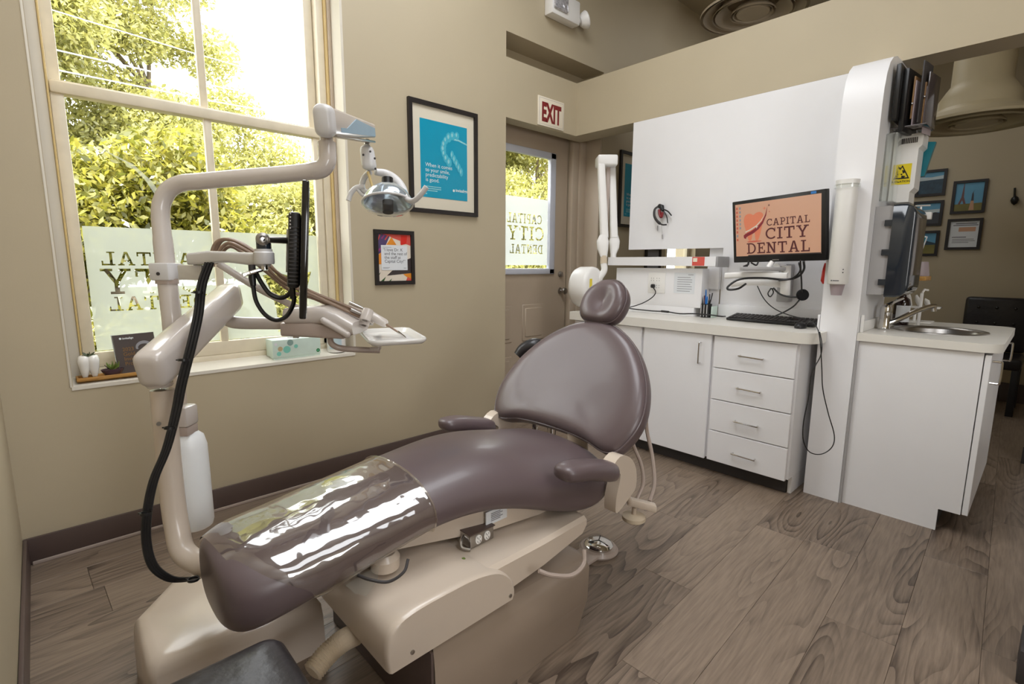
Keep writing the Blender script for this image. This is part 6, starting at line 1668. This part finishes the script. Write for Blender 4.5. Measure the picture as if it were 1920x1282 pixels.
# ================================================================== NEXT ROOM
XW = 6.645
def picture(label, px, grp='pictures on the partition wall'):
    (y0, y1, z0, z1) = px
    t = thing('framed_picture', label, 'picture', (XW, (y0 + y1) / 2, z0), grp)
    fw = .024
    for pl_ in ([(y0, z0), (y1, z0), (y1 - fw, z0 + fw), (y0 + fw, z0 + fw)], [(y1, z0), (y1, z1), (y1 - fw, z1 - fw), (y1 - fw, z0 + fw)], [(y1, z1), (y0, z1), (y0 + fw, z1 - fw), (y1 - fw, z1 - fw)], [(y0, z1), (y0, z0), (y0 + fw, z0 + fw), (y0 + fw, z1 - fw)]):
        MB().prism([(-p[0], p[1]) for p in pl_], (XW, 0, 0), (0, -1, 0), EZ, (-.02, 0, 0)).build('frame_bar', M['frame_black'], t, False)
    return t
def pq_(root, name, px, pts, m, k=0):
    y0, y1, z0, z1 = px
    f = .02
    w_, h_ = (y1 - y0) - 2 * f, (z1 - z0) - 2 * f
    print_polys(name, [[(u * w_, v * h_) for u, v in pts]], M[m], root, (XW - .005 - k * .0008, y1 - f, z0 + f), (0, -1, 0), EZ)
full = [(0, 0), (1, 0), (1, 1), (0, 1)]
R1 = ((6.645, 0.832, 2.100)[1], (6.645, 1.069, 2.100)[1], (6.645, 0.941, 1.968)[2], (6.645, 0.968, 2.223)[2])
t = picture('framed photo of a dark sea under a pale sky, topmost of the left column', R1)
pq_(t, 'photo_sky', R1, full, 'skyblue'); pq_(t, 'photo_cloud', R1, [(0, .62), (1, .66), (1, .82), (.5, .76), (0, .8)], 'cloud', 1); pq_(t, 'photo_sea', R1, [(0, 0), (1, 0), (1, .66), (0, .62)], 'sea', 2)
R2 = ((6.645, 0.829, 1.803)[1], (6.645, 1.065, 1.798)[1], (6.645, 0.932, 1.674)[2], (6.645, 0.957, 1.922)[2])
t = picture('framed photo of dark mountains under a blue sky, middle of the left column', R2)
pq_(t, 'photo_sky', R2, full, 'skyblue'); pq_(t, 'photo_cloud', R2, [(0, .5), (1, .55), (1, .7), (0, .66)], 'cloud', 1); pq_(t, 'photo_hill', R2, [(0, 0), (1, 0), (1, .5), (.8, .55), (.55, .48), (.3, .6), (0, .5)], 'hill', 2)
R3 = ((6.645, 0.831, 1.507)[1], (6.645, 1.061, 1.496)[1], (6.645, 0.931, 1.376)[2], (6.645, 0.957, 1.627)[2])
t = picture('framed photo of a golden field and hills, lowest of the left column', R3)
pq_(t, 'photo_sky', R3, full, 'skyblue'); pq_(t, 'photo_hill', R3, [(0, .4), (1, .4), (1, .5), (.6, .62), (.4, .52), (0, .6)], 'sea', 1); pq_(t, 'photo_field', R3, [(0, 0), (1, 0), (1, .44), (0, .42)], 'field', 2)
R4 = ((6.645, 0.524, 1.935)[1], (6.645, 0.775, 1.937)[1], (6.645, 0.632, 1.780)[2], (6.645, 0.666, 2.092)[2])
t = picture('framed photo of an iron lattice tower and a statue against blue sky', R4)
pq_(t, 'photo_sky', R4, full, 'skyblue'); pq_(t, 'photo_ground', R4, [(0, 0), (1, 0), (1, .28), (0, .26)], 'field', 1)
pq_(t, 'photo_tower', R4, [(.14, .26), (.24, .5), (.285, .97), (.305, .97), (.33, .5), (.42, .26), (.34, .26), (.28, .4), (.22, .26)], 'tower', 2)
pq_(t, 'photo_plinth', R4, [(.54, .04), (.72, .04), (.68, .36), (.58, .36)], 'stone', 2)
pq_(t, 'photo_statue', R4, [(.59, .36), (.68, .36), (.66, .56), (.64, .64), (.67, .74), (.63, .66), (.60, .6)], 'hill', 3)
R5 = ((6.645, 0.521, 1.594)[1], (6.645, 0.782, 1.583)[1], (6.645, 0.634, 1.435)[2], (6.645, 0.666, 1.732)[2])
t = picture('framed white notice with a tan photo strip and lines of text', R5)
pq_(t, 'sheet', R5, full, 'paper'); pq_(t, 'photo_strip', R5, [(.32, .6), (.88, .6), (.88, .76), (.32, .76)], 'skin_print', 1)
for v_, a_, b_ in ((.88, .2, .9), (.82, .12, .95), (.38, .12, .6), (.3, .14, .86), (.24, .14, .9), (.18, .14, .7)):
    pq_(t, 'text_line', R5, [(a_, v_), (b_, v_), (b_, v_ + .025), (a_, v_ + .025)], 'ink' if v_ > .35 else 'greyink', 1)
hk = thing('ornamental_hook', 'small dark ornamental hook on the partition wall right of the pictures', 'hook', (6.640, 0.329, 1.831))
MB().tube([(6.635, 0.339, 1.988), (6.635, 0.332, 1.893)], .008, 8).lathe([(0, 0), (.02, .02), (.03, .045), (.024, .07), (0, .09)], (6.630, 0.328, 1.830), (0, 0, 1), 14).build('hook_body', M['black'], hk)
# black tufted chair
bc = thing('guest_chair', 'black tufted leather side chair against the far partition wall', 'chair', (6.3, .33, 0))
bl_, br_ = (6.420, 0.546, 0.990)[1], .10
bt = (6.420, 0.479, 0.994)[2]
MB().box(6.38, 6.46, br_, bl_, .50, bt, .03, 3).build('backrest', M['black_leather'], bc)
mb = MB()
for iy in range(3):
    for iz in range(3):
        mb.ball((6.378, br_ + .1 + iy * (bl_ - br_ - .2) / 2, .62 + iz * .14), .012, .6, 1, 1, 10, 8)
mb.build('tuft_button', M['black_gloss'], bc)
MB().box(5.95, 6.42, br_ - .0, bl_, .40, .50, .025, 3).build('seat', M['black_leather'], bc)
for x_ in (5.99, 6.42):
    for y_ in (br_ + .03, bl_ - .03):
        MB().box(x_ - .025, x_ + .025, y_ - .025, y_ + .025, 0, .405, .004).build('leg', M['black'], bc)
# ceiling diffusers
def diffuser(name, label, c, R_, m, top):
    d = thing(name, label, 'ceiling diffuser', c)
    MB().lathe([(R_, .0), (R_ * 1.0, .018), (R_ * .86, .05), (R_ * .64, .085), (R_ * .60, .10), (R_ * .60, .17), (R_ * .5, .235), (R_ * .44, .27), (R_ * .44, top), (R_ * .40, top), (R_ * .40, .25), (R_ * .56, .12), (R_ * .8, .04), (R_ * .93, .012), (R_ * .94, 0)], c, (0, 0, 1), 48).build('outer_bell', M[m], d, True, 0, 50)
    for k, (a, b) in enumerate(((.76, .52), (.42, .2))):
        MB().lathe([(R_ * a, -.004), (R_ * a * .985, .012), (R_ * b, .09), (R_ * (b - .03), .09), (R_ * (a - .06), .008), (R_ * (a - .05), -.004)], c, (0, 0, 1), 44).build('inner_cone', M[m], d, True, 0, 50)
    MB().lathe([(0, .0), (R_ * .3, .0), (R_ * .31, .01), (R_ * .1, .05), (0, .05)], c, (0, 0, 1), 36).build('centre_disc', M[m], d)
    MB().cyl((c[0], c[1], c[2] + .04), (c[0], c[1], c[2] + top), .02).build('damper_rod', M['kick'], d)
diffuser('ceiling_diffuser', 'large round ceiling diffuser above the beam at the top edge', (4.42, 1.90, 3.27), .40, 'diffuser', .56)
diffuser('ceiling_diffuser', 'round olive duct diffuser hanging in the next room at the right edge', (4.95, .50, 2.265), .375, 'diffuser_olive', 1.565)

# ================================================================== OUTSIDE
gr = MB().box(-25, 40, 3.09, 45, -.6, -.5)
go = gr.build('ground', M['ground'], None, False)
go['kind'] = 'structure'
go['label'] = 'grass outside the window'

def foliage(name, blobs, n, size, m, parent):
    """many small folded leaves scattered through ellipsoid clumps: one mesh"""
    vol = np.array([b[3] * b[4] * b[5] for b in blobs]) ** (2 / 3)
    idx = RNG.choice(len(blobs), n, p=vol / vol.sum())
    B = np.array(blobs)[idx]
    d = RNG.normal(size=(n, 3)); d /= np.linalg.norm(d, axis=1)[:, None]
    r = RNG.random(n) ** .45
    P = B[:, :3] + d * r[:, None] * B[:, 3:6]
    u = RNG.normal(size=(n, 3)); u[:, 2] -= .35; u /= np.linalg.norm(u, axis=1)[:, None]
    v = np.cross(u, RNG.normal(size=(n, 3))); v /= np.linalg.norm(v, axis=1)[:, None]
    w_ = np.cross(u, v)
    s = size * RNG.uniform(.6, 1.3, n)[:, None]
    V = np.stack([P, P + u * s * .5 + v * s * .22 + w_ * s * .06, P + u * s, P + u * s * .5 - v * s * .22 + w_ * s * .06], 1).reshape(-1, 3)
    me = bpy.data.meshes.new(name)
    me.vertices.add(n * 4)
    me.vertices.foreach_set('co', V.astype(np.float32).ravel())
    me.loops.add(n * 4)
    me.loops.foreach_set('vertex_index', np.arange(n * 4, dtype=np.int32))
    me.polygons.add(n)
    me.polygons.foreach_set('loop_start', np.arange(0, n * 4, 4, dtype=np.int32))
    me.update(calc_edges=True)
    me.validate()
    o = place_mesh(name, me, M[m], parent, False)
    o['kind'] = 'stuff'
    return o

def tree(label, base, blobs, n, size, m, trunk, rad, cat='tree', name='leafy_tree'):
    t = thing(name, label, cat, base)
    mb_ = MB().tube(crv(trunk, 4), [rad * (1 - .75 * i / (4 * (len(trunk) - 1))) for i in range(4 * (len(trunk) - 1) + 1)], 8)
    top = Vector(trunk[-2])
    for b in blobs[::max(1, len(blobs) // 9)]:
        mb_.tube(crv([Vector(trunk[len(trunk) // 2]), mid(trunk[len(trunk) // 2], b[:3], .5) + Vector((0, 0, .2)), b[:3]], 3), [rad * .6, rad * .5, rad * .44, rad * .36, rad * .3, rad * .22, rad * .12], 6)
    mb_.build('trunk', M['bark'], t)
    foliage('foliage', blobs, n, size, m, t)
    return t

def blobs_in(x0, x1, y0, y1, z0, z1, k, r0, r1):
    out = []
    for i in range(k):
        r = random.uniform(r0, r1)
        out.append((random.uniform(x0, x1), random.uniform(y0, y1), random.uniform(z0, z1), r, r * .9, r * .75))
    return out

bl = blobs_in(-.6, 1.6, 5.4, 6.4, .0, 2.1, 28, .36, .6)
tree('broad leaved yellow green shrub close outside the window', (.6, 5.9, -.5), bl, 75000, .085, 'leaf_near', [(.6, 5.9, -.5), (.62, 5.9, .2), (.5, 5.95, 1.0), (.6, 5.9, 1.8)], .07, 'shrub', 'broadleaf_shrub')
bl = blobs_in(-1.2, 2.1, 9.5, 12.0, 2.2, 7.6, 74, .5, .95) + [(2.9, 10.8, 4.0, .6, .7, .5), (2.7, 11, 5.0, .55, .6, .5), (3.6, 10.8, 3.3, .7, .7, .6), (4.3, 10.8, 2.9, .6, .6, .5), (3.1, 10.8, 2.6, .9, .9, .8), (4.6, 11.0, 2.0, .8, .8, .6), (2.5, 11, 6.2, .5, .5, .5)]
tree('tall yellow green tree with a dark trunk behind the wires', (1.75, 11, -.5), bl, 230000, .095, 'leaf_far', [(1.75, 11, -.5), (1.8, 11, 2.0), (1.75, 11.05, 4.2), (2.0, 11, 6.5), (2.0, 11, 9)], .055)
bl = blobs_in(2.6, 4.9, 7.6, 8.8, .1, 2.3, 34, .4, .65)
tree('bushy yellow green tree seen through the right lower pane', (3.6, 8.2, -.5), bl, 60000, .085, 'leaf_far', [(3.6, 8.2, -.5), (3.6, 8.2, .6), (3.7, 8.2, 1.6), (3.6, 8.2, 2.4)], .1)
bl = blobs_in(7.6, 10.4, 8.4, 10.0, .2, 4.6, 42, .5, .8)
tree('yellow green tree seen through the door window', (9.2, 9.2, -.5), bl, 60000, .11, 'leaf_far', [(9.2, 9.2, -.5), (9.25, 9.2, 1.0), (9.5, 9.2, 2.4), (9.9, 9.2, 4)], .14)
bl = blobs_in(-5.2, -2.9, 8.5, 11, .5, 6, 24, .6, .9)
tree('yellow green tree at the left beyond the window', (-4.0, 9.6, -.5), bl, 10000, .16, 'leaf_far', [(-4.0, 9.6, -.5), (-4.0, 9.6, 1.5), (-3.8, 9.6, 3.5), (-4.0, 9.6, 6)], .15)
# utility wires
for k, (a, b) in enumerate((((0.295, 8.600, 4.295), (3.375, 8.600, 4.134)), ((0.533, 8.600, 3.835), (3.704, 8.600, 3.832)), ((0.660, 8.600, 3.604), (3.693, 8.600, 3.630)))):
    a, b = Vector(a), Vector(b)
    a2, b2 = a - (b - a) * .6, b + (b - a) * .6
    tag(MB().tube([a2, mid(a2, b2, .25) - EZ * .03, mid(a2, b2) - EZ * .05, mid(a2, b2, .75) - EZ * .03, b2], (.009 if k else .007), 6).build('utility_wire', M['wire']), ('uppermost overhead wire crossing the window', 'middle overhead wire crossing the window', 'lowest overhead wire crossing the window')[k], 'wire', 'overhead wires')
# neighbour's house
ho = thing('neighbour_house', 'blue grey sided house behind the bushes at the lower right of the window', 'house', (9.0, 16, -.5))
MB().box(6.3, 12.5, 14.5, 18, -.5, 2.3).build('wall', M['siding'], ho, False)
mb = MB()
for i in range(16):
    mb.box(6.28, 12.52, 14.46, 14.5, -.4 + i * .17, -.25 + i * .17)
sd_ = mb.build('siding_boards', M['siding'], ho, False)
sd_['kind'] = 'stuff'
MB().prism([(14.1, 2.25), (16.2, 3.6), (18.3, 2.25)], (6.0, 0, 0), EY, EZ, (6.8, 0, 0)).build('roof', M['roofing'], ho, False)
for x_ in (7.2, 9.6):
    w_ = MB().box(x_, x_ + .9, 14.42, 14.47, .6, 1.8).build('window', M['paper'], ho, False)
    MB().box(x_ + .07, x_ + .83, 14.405, 14.419, .67, 1.73).build('pane', M['skyblue'], w_, False)
